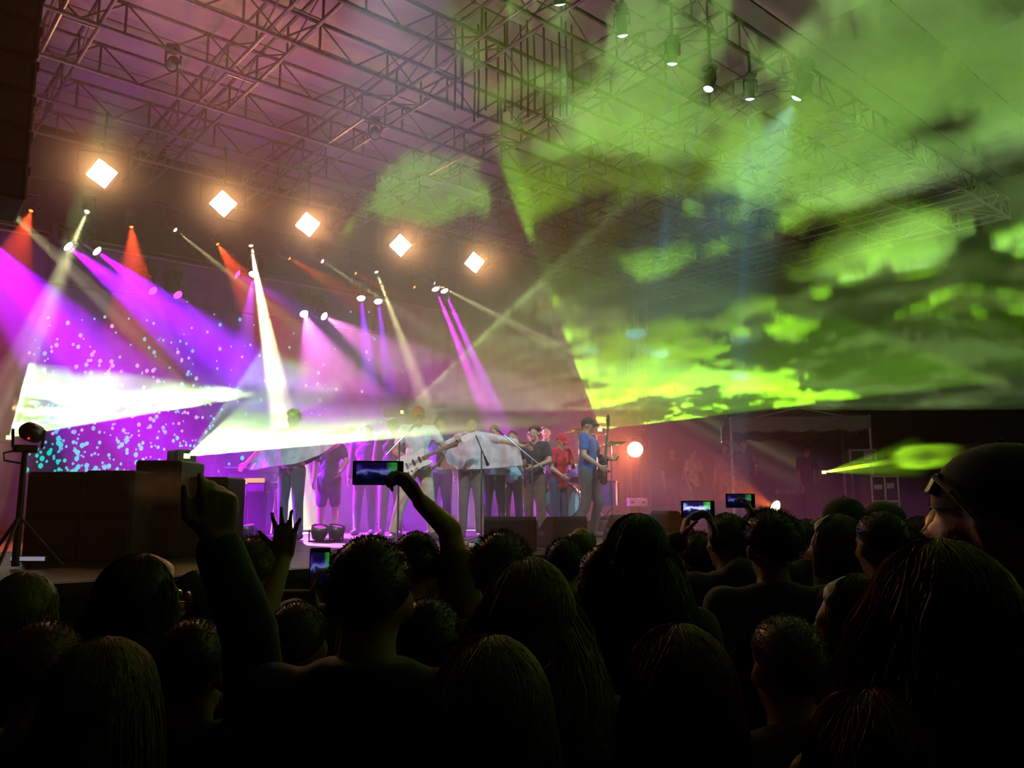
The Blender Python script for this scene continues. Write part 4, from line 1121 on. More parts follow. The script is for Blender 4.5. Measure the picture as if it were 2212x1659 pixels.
ROWS = [
    # u, vtop, depth, sex, hair, colour, top, label, turn, cap
    (50, 1230, 2.15, 'w', 'bob', 'blonde', 'long', 'person with rounded blonde bob at the left edge of the crowd', 0, None),
    (92, 1326, 1.62, 'w', 'short', 'red', 'long', 'person with reddish hair between two blonde heads at the left edge', 0.1, None),
    (222, 1368, 1.22, 'w', 'long', 'blonde', 'long', 'nearest long-haired blonde person at the lower left of the crowd', 0.05, None),
    (298, 1190, 1.95, 'w', 'wavy', 'brown', 'long', 'person with parted wavy hair and glasses in front of the black boxes', -0.75, None),
    (425, 1228, 2.5, 'w', 'bob', 'brown', 'long', 'person mostly hidden behind the raised sleeve at the left', 0, None),
    (642, 1288, 1.95, 'm', 'fuzzy', 'brown', 'short', 'person with short fuzzy hair right of the raised sleeve', 0, None),
    (799, 1140, 1.52, 'm', 'fuzzy', 'brown', 'collar', 'person with large round cropped head and upright jacket collar in the middle', 0, None),
    (925, 1278, 1.72, 'm', 'short', 'black', 'short', 'dark short-haired person overlapping the shoulder of the round cropped head', 0, None),
    (1084, 1148, 2.35, 'm', 'bushy', 'olive', 'short', 'curly olive-lit head in front of the cyan-edged monitor', 0, None),
    (1142, 1196, 1.45, 'w', 'flared', 'blonde', 'long', 'person with flared long blonde hair in the middle of the crowd', 0, None),
    (1062, 1364, 1.05, 'w', 'long', 'blonde', 'long', 'closest person with streaky long hair at the bottom middle', 0.1, None),
    (1256, 1127, 4.2, 'm', 'balding', 'grey', 'short', 'balding person with a green glint on the scalp below the red shirt', 0, None),
    (1222, 1163, 3.5, 'm', 'bushy', 'black', 'short', 'small dark shaggy head left of the short grey hair', 0, None),
    (1306, 1165, 2.3, 'm', 'short', 'grey', 'short', 'person with short greyish hair in front of long dark hair', 0, None),
    (1376, 1103, 2.2, 'w', 'flared', 'black', 'long', 'tall person with wide long dark hair under the bass player', 0, None),
    (1574, 1100, 3.3, 'm', 'short', 'olive', 'hood', 'person with cropped hair, visible ear and neck below the canopy post', 0.35, None),
    (1665, 1100, 2.75, 'm', 'bushy', 'black', 'long', 'bushy dark head just under the orange floor light', 0, None),
    (1745, 1115, 4.4, 'm', 'short', 'brown', 'long', 'small dark head between the orange floor light and the cap wearer', 0, None),
    (1826, 1066, 3.9, 'm', 'short', 'brown', 'long', 'person in a tall dark baseball cap below the laser projector', 0.5, 'baseball'),
    (1908, 1070, 4.1, 'm', 'short', 'brown', 'long', 'person in a rounded cap in front of the road case', 0.5, 'flat'),
    (1812, 1106, 3.0, 'w', 'wavy', 'brown', 'long', 'person with curly hair facing left in front of the tall baseball cap', 0.8, None),
    (1906, 1092, 2.7, 'm', 'short', 'black', 'hood', 'dark round head in front of the rounded cap', 0.1, None),
    (1993, 1108, 3.9, 'm', 'short', 'brown', 'long', 'person with a pink lit cheek near the right edge', 0.9, None),
    (2056, 1066, 3.4, 'm', 'short', 'black', 'long', 'person with green lit face in profile left of the tall man', 1.25, None),
    (1860, 1232, 1.75, 'w', 'long', 'brown', 'long', 'person with pale lit cheek in profile in front of the big dark head', 0.95, None),
    (2035, 1152, 1.02, 'w', 'flared', 'red', 'long', 'huge dark head with a red-lit rim at the right', 0, None),
    (1704, 1315, 1.62, 'm', 'short', 'grey', 'long', 'grey short-haired person with a lit rim at the lower right', 0.2, None),
    (1470, 1340, 1.15, 'w', 'long', 'red', 'long', 'long-haired person with a dark red rim at the bottom right of the middle', 0, None),
    (1890, 1478, 0.93, 'w', 'long', 'red', 'long', 'lowest long red-lit hair at the bottom right', 0, None),
    (985, 1172, 2.95, 'm', 'short', 'black', 'long', 'dark head just right of the arm with the phone', 0, None),
    (1425, 1180, 3.1, 'm', 'short', 'brown', 'long', 'dark head behind the wide long dark hair on its right', 0, None),
    (1980, 1128, 5.4, 'm', 'short', 'brown', 'long', 'far small head beside the road case', 0.6, None),
    (1635, 1098, 4.6, 'm', 'fuzzy', 'brown', 'long', 'lit far head right beside the cropped head with the ear', 0.2, None),
    (1705, 1108, 5.2, 'm', 'short', 'olive', 'long', 'farthest small head directly below the orange floor light', 0.2, None)]
for (u, v, d, sex, hair, hc, top, label, turn, cap) in ROWS:
    crowd(u, v, d, sex, hair, hc, top, label, turn, cap)

# raised hand with one finger up, long loose sleeve
up = Vector((0, 0, 1)); back = -FH
Pz = arm_pose(415, 1322, 1.62, 0.0, right=(RT * 0.4 + FH, atd(452, 1098, 1.38), (up - RT * 0.02).normalized(), FH * 0.9 - RT * 0.4, (0.55, 1.25, 1.5, 1.55), -1, 0.03))
crowd(415, 1322, 1.62, 'm', 'short', 'brown', 'long', 'person raising one pointing finger in a long sleeve at the left', pose=Pz, voxel=0.0065, col=(0.03, 0.045, 0.03))
# open hand with spread fingers
Pz = arm_pose(545, 1160, 2.75, 0.0, right=(FH * 0.3 - up, atd(614, 1205, 2.62), up, FH, (0.05, 0.02, 0.03, 0.08), 0.05, 0.22))
crowd(545, 1160, 2.75, 'm', 'bushy', 'olive', 'short', 'person holding up an open hand with spread fingers', pose=Pz, voxel=0.0065)
# hand with the phone
c = atd(832, 1016, 2.45)
Pz = arm_pose(898, 1138, 2.6, 0.0, right=(RT * 0.25 + FH, atd(908, 1083, 2.4), (-RT * 0.6 + up * 0.8).normalized(), (-RT * 0.5 - FH * 0.3 - up * 0.3), (0.9, 0.95, 1.0, 1.0), 0.5, 0.03))
crowd(898, 1138, 2.6, 'm', 'short', 'black', 'short', 'person holding a dark phone high above the crowd with one bare arm', pose=Pz, voxel=0.0065, col=(0.09, 0.06, 0.055))
wr = Pz.world @ Pz.wrr
hc = wr + ((-RT * 0.6 + up * 0.8).normalized()) * 0.09
phone('dark phone held high in front of the white trousers', hc - RT * 0.072 + up * 0.012 - FH * 0.012, 0, 0.15, 0.072, SCR)
# a phone held upright behind the spread hand
Pz = arm_pose(735, 1180, 3.1, 0.0, left=(-RT, atd(676, 1300, 2.85), up, RT * 0.7 + FH * 0.1, (0.8, 0.85, 0.9, 0.9), 0.5, 0.03))
crowd(735, 1180, 3.1, 'm', 'short', 'brown', 'long', 'person hidden behind the round cropped head holding a phone upright', pose=Pz, voxel=0.009)
wr = Pz.world @ Pz.wrl
phone('phone held upright with a small lit picture beside the spread hand', wr + up * 0.115 + RT * 0.02, 0, 0.072, 0.145, SCR)
# two-handed phone
cph = atd(1508, 1118, 3.2)
Pz = arm_pose(1512, 1150, 3.5, 0.0, right=(RT, atd(1545, 1160, 3.25), (-RT * 0.25 + up).normalized(), -RT, (0.7, 0.8, 0.9, 0.9), 0.4, 0.03), left=(-RT, atd(1474, 1165, 3.25), (RT * 0.25 + up).normalized(), RT, (0.7, 0.8, 0.9, 0.9), 0.4, 0.03))
crowd(1512, 1150, 3.5, 'm', 'bushy', 'brown', 'long', 'person photographing with both hands left of the cropped head with the ear', pose=Pz, voxel=0.01)
a, b = Pz.world @ Pz.wrr, Pz.world @ Pz.wrl
phone('phone with the brightest screen, held in both hands', (a + b) / 2 + up * 0.115, 0, max(0.1, min(0.16, (a - b).length - 0.0)), 0.07, SCR2)
Pz = arm_pose(1600, 1112, 4.3, 0.0, right=(RT, atd(1626, 1118, 4.1), (-RT * 0.4 + up).normalized(), -RT, (0.8, 0.9, 1, 1), 0.4, 0.03))
crowd(1600, 1112, 4.3, 'm', 'fuzzy', 'brown', 'long', 'person holding a small phone up beside the canopy post', pose=Pz, voxel=0.01)
wr = Pz.world @ Pz.wrr
phone('small dark phone with a blue picture below the canopy post', wr + up * 0.085 - RT * 0.06, 0, 0.145, 0.072, SCR)
# phone at the far right
Pz = arm_pose(2100, 1120, 4.0, 0.0, left=(-RT, atd(2079, 1078, 3.8), up, RT * 0.5 + FH * 0.3, (0.8, 0.9, 1, 1), 0.4, 0.03))
crowd(2100, 1120, 4.0, 'm', 'short', 'black', 'long', 'person behind the tall man holding a phone upright', pose=Pz, voxel=0.01)
wr = Pz.world @ Pz.wrl
phone('phone with a pale lit screen just left of the tall man', wr + up * 0.1, 0, 0.07, 0.14, SCR2)
# the tall man at the right edge
MAN = crowd(2172, 934, 1.34, 'm', 'short', 'black', 'collar', 'tall man in a backwards cap with green lit neck at the right edge', 0.62, 'back', (0.012, 0.012, 0.02))
bm = bmesh.new()
for q in (-1, 1): abox(bm, PM.head + Vector((q * 0.038, 0.080, 0.064)), (0.05, 0.006, 0.036), Matrix.Rotation(-q * 0.55, 3, 'Z') @ Matrix.Rotation(0.5, 3, 'X'), 0.002)
sg = mk('sunglasses', bm, M_black, MAN)
for q in (-1, 1):
    bm = bmesh.new(); pts = [PM.head + Vector((q * 0.066, 0.066, 0.075)), PM.head + Vector((q * 0.092, 0.03, 0.05)), PM.head + Vector((q * 0.095, -0.01, 0.0))]
    tube(bm, pts, [0.004, 0.005, 0.004], 6); mk('temple_arm', bm, cloth((0.3, 0.3, 0.22)), sg)

# ------------------------------------------------------------------ the band and its guests on the stage
CAMYAW = FACE_YAW + math.pi        # faces the camera


def placed(u, d, label, pose, H, turn, z=1.2, grp=None, skin=None, shirt=((0.03, 0.03, 0.035), 'short', 0.86), legs=((0.05, 0.05, 0.06), 'long'), hair=('short', 'black'), cap=None, hood=False, hw=1.0, extra=None, voxel=0.013, no_shirt=False):
    p = atd(u, 1000, d); s = H / 1.76
    t = thing('person', label, 'person', (p.x, p.y, z), (0, 0, CAMYAW + turn), grp); t.scale = (s, s, s)
    parts = [('body', body_mesh(pose, voxel), skin or M_skin, None), ('eyes', eye_mesh(pose), M_eye, None), ('trousers' if legs[1] == 'long' else 'shorts', trouser_mesh(pose, legs[1]), cloth(legs[0]), None),
             ('shoe', shoe_mesh(pose, -1), M_shoe, None), ('shoe', shoe_mesh(pose, 1), M_shoe, None)]
    if not no_shirt: parts.append(('shirt', shirt_mesh(pose, shirt[1], hem=shirt[2], hood=hood), cloth(shirt[0]), None))
    if cap and hair: hair = ('balding', hair[1])
    if hair: parts.append(('hair', hair_mesh(pose, hair[0], 3, 420, 0.2, 0.3, r=0.003), hair_mat(hair[1], HAIRC[hair[1]]), None))
    if cap: parts.append(('cap', cap_mesh(pose, cap[0], cap[2] if len(cap) > 2 else False), cloth(cap[1]), None))
    assemble(t, parts)
    t['s'] = s
    return t


def wide_legs(**k):
    P = Pose(**k)
    P.knl.x = -0.16; P.knr.x = 0.16; P.anl.x = -0.22; P.anr.x = 0.22; P.ftl = Vector((-0.26, 0.14, 0.035)); P.ftr = Vector((0.26, 0.14, 0.035)); return P


def arms(P, l=None, r=None):
    if l: P.ell, P.wrl = Vector(l[0]), Vector(l[1])
    if r: P.elr, P.wrr = Vector(r[0]), Vector(r[1])
    return P


def poncho(t, m, xl, xr, top, hem, tl=0.1, tr=0.1, hl=0.0, hr=0.0):
    """A wide cloth worn over outstretched arms: xl..xr at the hem, drooping between arms and hem, folded."""
    bm = bmesh.new(); nx, nz = 40, 14; g = {}
    for side in (0, 1):
        for i in range(nx + 1):
            a = i / nx; x = xl + (xr - xl) * a
            q = abs(x) / max(abs(xl), abs(xr))
            zt = top - (tl if x < 0 else tr) * (abs(x) / 0.7) ** 1.3 - (0.02 if abs(x) < 0.07 else 0)
            zb = hem + (hl if x < 0 else hr) * (abs(x) / 0.7) ** 1.5
            for j in range(nz + 1):
                b = j / nz; z = zt + (zb - zt) * b
                xx = x * (0.9 + 0.1 * b)
                th = (0.15 * math.exp(-(xx / 0.22) ** 2) + 0.062) * (0.6 + 0.4 * b) * min(1, 0.45 + 5 * b)
                fold = 0.018 * math.sin(x * 21 + b * 1.5) * b + 0.012 * math.sin(x * 43 - b * 3) * b
                y = (th + fold) * (1 if side else -1)
                g[i, j, side] = bm.verts.new((xx, y, z))
    for i in range(nx):
        for j in range(nz):
            bm.faces.new((g[i, j, 1], g[i + 1, j, 1], g[i + 1, j + 1, 1], g[i, j + 1, 1])); bm.faces.new((g[i, j, 0], g[i, j + 1, 0], g[i + 1, j + 1, 0], g[i + 1, j, 0]))
        bm.faces.new((g[i, 0, 0], g[i + 1, 0, 0], g[i + 1, 0, 1], g[i, 0, 1]))
    for i in (0, nx):
        for j in range(nz): bm.faces.new((g[i, j, 0], g[i, j, 1], g[i, j + 1, 1], g[i, j + 1, 0]))
    mk('poncho', bm, m, t, smooth=True)


def electric_guitar(label, t, a, b, face, body_m, neck_m, head_m, s=1.0, bass=False):
    """Body centre a, nut b (both in the local space of t, a person); lies at the belly, the face towards `face`."""
    Mw = t.matrix_basis.copy()
    a, b = Mw @ Vector(a), Mw @ Vector(b); face = (Mw.to_3x3() @ Vector(face)).normalized()
    d = (b - a).normalized(); f = (face - d * face.dot(d)).normalized(); w = d.cross(f)
    g = thing('electric_guitar' if not bass else 'bass_guitar', label, 'guitar', a)
    X = lambda x, y, z: d * y + w * x + f * z
    out = [(0.0, 0.13), (0.045, 0.15), (0.085, 0.215), (0.115, 0.20), (0.12, 0.14), (0.098, 0.06), (0.105, -0.02), (0.15, -0.10), (0.158, -0.17), (0.12, -0.235), (0.05, -0.255),
           (-0.05, -0.25), (-0.125, -0.225), (-0.155, -0.16), (-0.14, -0.08), (-0.10, 0.0), (-0.105, 0.06), (-0.13, 0.12), (-0.125, 0.17), (-0.09, 0.18), (-0.05, 0.14)]
    bm = bmesh.new(); top = [bm.verts.new(X(x * s, y * s, 0.022)) for x, y in out]; bot = [bm.verts.new(X(x * s, y * s, -0.022)) for x, y in out]
    bm.faces.new(top); bm.faces.new(bot[::-1])
    for i in range(len(out)): j = (i + 1) % len(out); bm.faces.new((top[i], bot[i], bot[j], top[j]))
    es = [e for e in bm.edges if (e.verts[0] in top) == (e.verts[1] in top)]; bmesh.ops.bevel(bm, geom=es, offset=0.006, segments=2, affect='EDGES')
    mk('body', bm, body_m, g)
    L = (b - a).length; R3 = Matrix((w, d, f)).transposed()
    bm = bmesh.new(); abox(bm, X(0, (0.1 + L) / 2, 0.028), (0.05, L - 0.1, 0.022), R3, 0.004); nk = mk('neck', bm, neck_m, g)
    bm = bmesh.new(); hp = [(-0.028, L), (0.03, L), (0.05, L + 0.05), (0.03, L + 0.17), (-0.02, L + 0.2), (-0.045, L + 0.13), (-0.04, L + 0.05)]
    tp = [bm.verts.new(X(x, y, 0.03)) for x, y in hp]; bt = [bm.verts.new(X(x, y, 0.014)) for x, y in hp]; bm.faces.new(tp); bm.faces.new(bt[::-1])
    for i in range(len(hp)): j = (i + 1) % len(hp); bm.faces.new((tp[i], bt[i], bt[j], tp[j]))
    hd = mk('headstock', bm, head_m, g)
    for k in range(4 if bass else 6):
        bm = bmesh.new(); abox(bm, X(-0.055 + 0.004 * k, L + 0.05 + 0.022 * k, 0.02), (0.02, 0.012, 0.012), R3); mk('tuning_peg', bm, M_chrome, hd)
    for y in (0.06, -0.03):
        bm = bmesh.new(); abox(bm, X(0, y, 0.026), (0.085, 0.03, 0.012), R3, 0.003); mk('pickup', bm, M_black, g)
    bm = bmesh.new(); abox(bm, X(0, -0.13, 0.028), (0.08, 0.03, 0.014), R3, 0.003); mk('bridge', bm, M_chrome, g)
    for k in range(2):
        bm = bmesh.new(); lathe(bm, [(0.012, 0.02), (0.012, 0.035), (0.008, 0.037)], X(0.09, -0.1 - 0.05 * k, 0), f, 10); mk('knob', bm, M_chrome, g)
    bm = bmesh.new()
    for k in range(4 if bass else 6): tube(bm, [X(-0.018 + 0.036 * k / 5, -0.13, 0.043), X(-0.018 + 0.036 * k / 5, L, 0.042)], 0.0012, 4)
    mk('strings', bm, M_chrome, g)
    return g


M_chrome = mat('chrome', (0.6, 0.6, 0.62), 0.2, metal=1.0, vary=0.05)
M_white_gl = mat('white_lacquer', (0.78, 0.78, 0.74), 0.25, vary=0.03)
M_maple = mat('pale_maple', (0.5, 0.38, 0.22), 0.4, vary=0.12)
M_darkwood = mat('dark_rosewood', (0.05, 0.03, 0.02), 0.45)
M_black_gl = mat('black_lacquer', (0.008, 0.008, 0.01), 0.2)
BLUEC, PINKC, LTEE = (0.42, 0.60, 0.66), (0.52, 0.46, 0.48), (0.36, 0.55, 0.62)

placed(452, 14.5, 'person in a dark jacket glowing green at the white hot haze', Pose(), 1.8, 0.2, shirt=((0.03, 0.04, 0.03), 'long', 0.82))
P = arms(Pose(), ((-0.52, 0.02, 1.40), (-0.80, 0.04, 1.42)), ((0.46, 0.02, 1.22), (0.66, 0.05, 1.03)))
t = placed(632, 11.3, 'person in a pale blue poncho and jeans, arms spread, left of the phone', P, 1.84, -0.25, shirt=(BLUEC, 'short', 0.95), legs=((0.05, 0.07, 0.11), 'long'), hair=('bushy', 'brown'))
poncho(t, cloth(BLUEC), -0.80, 0.62, 1.53, 0.98, 0.03, 0.42, 0.30, -0.06)
placed(712, 12.3, 'bare-legged person in navy shorts behind the pale blue poncho', arms(Pose(), ((-0.28, 0.05, 1.2), (-0.2, 0.2, 1.02))), 1.66, 0.1, shirt=((0.05, 0.05, 0.07), 'short', 0.86), legs=((0.025, 0.03, 0.06), 'short'), hair=None, cap=('baseball', (0.12, 0.3, 0.22)))
placed(790, 12.9, 'dark-haired person in dark clothes left of the phone', Pose(), 1.78, 0.0, shirt=((0.035, 0.03, 0.035), 'long', 0.86), hair=('bob', 'black'))
placed(846, 12.5, 'person in an olive cap and olive top beside the red cap', Pose(), 1.86, 0.15, shirt=((0.09, 0.075, 0.055), 'long', 0.84), legs=((0.12, 0.10, 0.10), 'long'), cap=('flat', (0.10, 0.12, 0.03)))
# guitarist with the white guitar
P = wide_legs(); arms(P, ((-0.34, 0.06, 1.2), (-0.46, 0.26, 1.22)), ((0.30, 0.02, 1.14), (0.06, 0.20, 0.98)))
P.hdl = ((-0.2, 0.5, 0.6), (0.9, 0.1, 0.2), (1.0, 1.0, 1.0, 1.0), 0.5, 0.03); P.hdr = ((-1, 0.1, -0.35), (0.0, -1, 0.1), (0.5, 0.55, 0.6, 0.6), 0.4, 0.03)
P.anr.x = 0.3; P.ftr.x = 0.34; P.knr.x = 0.2
t = placed(902, 11.2, 'guitarist in a red cap, white T-shirt and cream trousers', P, 1.88, 0.25, shirt=((0.62, 0.68, 0.70), 'short', 0.9), legs=((0.5, 0.45, 0.34), 'long'), hair=('short', 'brown'), cap=('baseball', (0.45, 0.01, 0.02)))
electric_guitar('white electric guitar of the guitarist in the red cap', t, (0.05, 0.20, 1.00), (-0.52, 0.30, 1.28), (0, 1, 0.1), M_white_gl, M_maple, M_white_gl)
placed(950, 12.8, 'dark-haired person standing behind the guitarist in the red cap', Pose(), 1.88, 0.0, shirt=((0.08, 0.10, 0.12), 'short', 0.86), hair=('bushy', 'brown'))
P = arms(Pose(), ((-0.5, 0.02, 1.36), (-0.74, 0.04, 1.30)), ((0.36, 0.03, 1.24), (0.50, 0.06, 1.04)))
t = placed(1018, 11.6, 'person in a wide greyish pink poncho with spread arms', P, 1.78, 0.0, shirt=(PINKC, 'short', 0.95), legs=((0.12, 0.10, 0.10), 'long'), hair=('short', 'olive'))
poncho(t, cloth(PINKC), -0.74, 0.52, 1.53, 0.97, 0.12, 0.30, 0.06, 0.0)
P = arms(Pose(), ((-0.44, 0.02, 1.30), (-0.5, 0.05, 1.06)), ((0.4, 0.0, 1.34), (0.6, -0.05, 1.36)))
t = placed(1068, 12.3, 'person in a pale blue poncho behind the greyish pink one', P, 1.72, 0.1, shirt=(BLUEC, 'short', 0.95), legs=((0.05, 0.05, 0.055), 'long'), hair=('short', 'brown'))
poncho(t, cloth(LTEE), -0.46, 0.58, 1.53, 0.95, 0.22, 0.08, -0.02, 0.1)
placed(1108, 12.9, 'person in a light blue T-shirt and black trousers with a raised forearm', arms(Pose(), ((-0.25, 0.12, 1.2), (-0.12, 0.28, 1.36)), ((0.26, 0.1, 1.16), (0.16, 0.3, 1.1))), 1.68, -0.35, shirt=(LTEE, 'short', 0.86), legs=((0.02, 0.02, 0.022), 'long'), hair=('short', 'brown'))
placed(1156, 11.9, 'person in black T-shirt and brown trousers right of the boom stand', arms(Pose(), ((-0.28, 0.05, 1.18), (-0.1, 0.24, 1.08)), ((0.27, 0.05, 1.16), (0.12, 0.25, 1.05))), 1.66, -0.5, shirt=((0.02, 0.02, 0.022), 'short', 0.86), legs=((0.11, 0.065, 0.045), 'long'), hair=('bushy', 'black'))
placed(1150, 13.6, 'grey-haired person behind the black T-shirt', Pose(), 1.74, 0.2, shirt=((0.1, 0.05, 0.04), 'long', 0.86), hair=('bushy', 'grey'))
placed(1180, 14.2, 'tall dark-haired person at the back beside the drums', Pose(), 1.88, -0.1, shirt=((0.03, 0.03, 0.05), 'short', 0.86), hair=('bushy', 'black'))
# the one in red, head bowed
P = arms(Pose(hpit=-0.35), ((-0.24, 0.10, 1.18), (-0.05, 0.27, 1.22)), ((0.26, 0.06, 1.15), (0.2, 0.26, 1.02)))
P.shift_upper((0, 0.07, -0.01))
t = placed(1206, 12.0, 'person in bright red shirt and red cap with head bowed', P, 1.56, 0.75, shirt=((0.55, 0.005, 0.02), 'short', 0.80), legs=((0.03, 0.05, 0.12), 'long'), hair=('bushy', 'red'), cap=('baseball', (0.5, 0.005, 0.02)))
P = wide_legs(); arms(P, ((-0.26, 0.1, 1.16), (-0.10, 0.33, 1.12)), ((0.28, 0.04, 1.16), (0.22, 0.26, 1.0)))
P.hdl = ((0.3, 1, 0.1), (0.8, -0.2, 0.5), (0.5, 0.6, 0.7, 0.8), 0.4, 0.03)
P.knl.y = 0.1; P.anr.y = -0.14; P.ftr.y = 0.04
t = placed(1270, 11.9, 'bass player in a black cap and blue T-shirt turned to the left', P, 1.80, 1.15, shirt=((0.03, 0.08, 0.30), 'short', 0.86), legs=((0.055, 0.06, 0.065), 'long'), hair=('short', 'black'), cap=('baseball', (0.012, 0.012, 0.015)), skin=M_skin)
electric_guitar('black bass guitar of the player in the black cap', t, (0.05, 0.24, 0.99), (-0.28, 0.20, 1.62), (0.1, 1, 0.1), M_black_gl, M_darkwood, M_black_gl, 0.95, True)
# crew on the right of the deck
for (u, d, H, lb, c, turn) in [(1452, 18.5, 1.78, 'dim crew member standing left of the white shirt in the orange haze', (0.06, 0.04, 0.04), 0.3), (1497, 18.2, 1.72, 'crew member in a whitish shirt in the orange haze', (0.5, 0.42, 0.45), 0.6),
                               (1568, 17.5, 1.80, 'dim crew member with pale sleeve beside the canopy post', (0.14, 0.10, 0.12), -0.5), (1606, 17.0, 1.86, 'tall dim crew member just right of the canopy post', (0.12, 0.09, 0.08), 0.2), (1742, 17.6, 1.75, 'dark crew member deep under the canopy', (0.05, 0.04, 0.05), 0.4)]:
    placed(u, d, lb, arms(Pose(), ((-0.27, 0.06, 1.16), (-0.12, 0.26, 1.04))), H, turn, shirt=(c, 'short', 0.86), hair=('short', 'brown'), grp=None, voxel=0.016)

# ------------------------------------------------------------------ equipment on and around the stage
M_box = mat('black_speaker_paint', (0.004, 0.0045, 0.004), 0.75, spec=0.2, scale=30, bump=0.15)
M_grille = mat('black_grille', (0.010, 0.010, 0.011), 0.6, scale=120, bump=0.5)


def rotz(a): return Matrix.Rotation(a, 3, 'Z')


# the hanging column of loudspeakers at the upper left
LA = thing('line_array', 'tall black column of hanging loudspeakers at the upper left corner', 'loudspeaker', (0.5, 7.75, 7.4))
zc, ya, ang = 7.15 - 7.4, 0.0, math.radians(-3)
for k in range(9):
    hgt = 0.335; ang += math.radians(1.25)
    c = Vector((0.0, ya + 0.02 * k, zc - hgt / 2)); R = Matrix.Rotation(-ang, 3, 'X')
    bm = bmesh.new(); abox(bm, c, (1.22, 0.5, hgt - 0.025), R, 0.02); cb = mk('cabinet', bm, M_box, LA)
    bm = bmesh.new(); abox(bm, c + R @ Vector((0, -0.255, 0)), (1.12, 0.012, hgt - 0.07), R); mk('grille', bm, M_grille, cb)
    for s in (-1, 1):
        bm = bmesh.new(); abox(bm, c + R @ Vector((s * 0.622, -0.14, hgt / 2 - 0.02)), (0.022, 0.07, 0.09), R); mk('rigging_link', bm, M_alu, cb)
    zc -= hgt * math.cos(ang) * 0.985; ya -= hgt * math.sin(ang)
bm = bmesh.new(); abox(bm, (0, 0, -0.14), (1.1, 0.45, 0.06), None, 0.01); mk('fly_frame', bm, M_alu, LA)
bm = bmesh.new(); tube(bm, [(-0.4, 0, -0.1), (-0.4, 0, 0.15)], 0.012); tube(bm, [(0.4, 0, -0.1), (0.4, 0, 0.15)], 0.012); mk('chain', bm, M_steel, LA)


def cabinet(label, u0, u1, vtop, d, zb, depth, turn=0.0, vents=2, grp='black speaker boxes at the left of the stage'):
    a, b = atd(u0, vtop, d), atd(u1, vtop, d)
    w = (b - a).length; h = a.z - zb; c = (a + b) / 2
    t = thing('speaker_cabinet', label, 'loudspeaker', (c.x + FH.x * depth / 2, c.y + FH.y * depth / 2, zb), (0, 0, FACE_YAW + turn), grp)
    bm = bmesh.new(); abox(bm, (0, 0, h / 2), (w, depth, h), None, 0.018); bx = mk('box', bm, M_box, t)
    n = max(1, round(h / 0.5))
    for k in range(n):
        bm = bmesh.new(); abox(bm, (0, -depth / 2 - 0.006, h * (k + 0.5) / n), (w * 0.9, 0.014, h / n * 0.86), None, 0.004); mk('grille', bm, M_grille, t)
    for s in (-1, 1):
        bm = bmesh.new(); abox(bm, (s * (w / 2 + 0.004), 0, h * 0.6), (0.012, 0.16, 0.06), None, 0.003); mk('handle', bm, M_alu, t)
    return t


cabinet('leftmost black speaker box in front of the star curtain', 60, 181, 1019, 7.3, 1.2, 0.6)
cabinet('second black speaker box from the left, with a faint green rim', 184, 291, 1016, 7.2, 1.2, 0.6)
cabinet('taller black speaker box right behind the pale puff of smoke', 293, 392, 994, 7.7, 1.2, 0.6)
cabinet('black speaker box behind the pointing hand', 396, 492, 1030, 7.9, 1.2, 0.55)
# lamp on a stand at the left edge
p = atd(52, 1000, 6.6)
t = thing('effect_light', 'black round lamp on a tall stand at the left edge', 'stage light', (p.x, p.y, 1.2))
h = atd(60, 932, 6.6).z - 1.2
bm = bmesh.new(); tube(bm, [(0, 0, 0.02), (0, 0, h - 0.16)], [0.03, 0.022]); mk('pole', bm, M_black, t)
for k in range(3):
    a = k * 2.094; bm = bmesh.new(); tube(bm, [(0, 0, 0.42), (0.34 * math.cos(a), 0.34 * math.sin(a), 0.015)], 0.014, 6); mk('leg', bm, M_black, t)
bm = bmesh.new(); c = Vector((0.03, 0, h)); lathe(bm, [(0, -0.1), (0.055, -0.09), (0.078, -0.04), (0.078, 0.08), (0.07, 0.085), (0.066, 0.06), (0, 0.06)], c, (0.5, 0.7, -0.1), 16); hd = mk('head', bm, M_case, t, smooth=True)
bm = bmesh.new(); abox(bm, (0, 0, h - 0.14), (0.17, 0.12, 0.06), None, 0.01); tube(bm, [(-0.09, 0, h - 0.13), (-0.10, 0, h + 0.02)], 0.012, 6); tube(bm, [(0.12, 0, h - 0.13), (0.13, 0, h + 0.02)], 0.012, 6); mk('yoke', bm, M_case, t)
bm = bmesh.new(); ellip(bm, (0.0, -0.105, h - 0.06), (0.012, 0.008, 0.012), None, 1); mk('indicator', bm, glow('red_indicator', (1, 0.05, 0.02), 0.8), hd)
bm = bmesh.new(); tube(bm, [(-0.08, 0, h - 0.16), (-0.15, 0, h - 0.18), (-0.14, 0, h - 0.24), (-0.02, 0, h - 0.26)], 0.009, 6); mk('cable', bm, M_black, t)
# pink lit strips at the stage edge, lower left
for (u, v, d, w, lb, c, s) in [(126, 1276, 5.6, 0.16, 'short pink light bar on the stage edge at the left', (1.0, 0.05, 0.3), 0.7), (22, 1262, 5.7, 0.13, 'pink light bar on the stage edge at the left margin', (1.0, 0.1, 0.45), 0.7), (60, 1208, 6.5, 0.3, 'pale white light strip behind the lamp stand', (0.7, 0.65, 0.9), 0.35)]:
    p = atd(u, v, d); t = thing('light_bar', lb, 'stage light', p, (0, 0, FACE_YAW), 'light bars at the stage edge')
    bm = bmesh.new(); abox(bm, (0, 0.03, 0), (w, 0.06, 0.05), None, 0.008); mk('housing', bm, M_case, t)
    bm = bmesh.new(); abox(bm, (0, -0.002, 0.004), (w * 0.92, 0.008, 0.032)); mk('lens', bm, glow('bar_' + lb[:12], c, s), t)
    bm = bmesh.new(); abox(bm, (0, 0.04, -(p.z - 1.2) / 2 - 0.0125), (0.04, 0.04, max(0.02, p.z - 1.2 - 0.02))); mk('foot', bm, M_case, t)


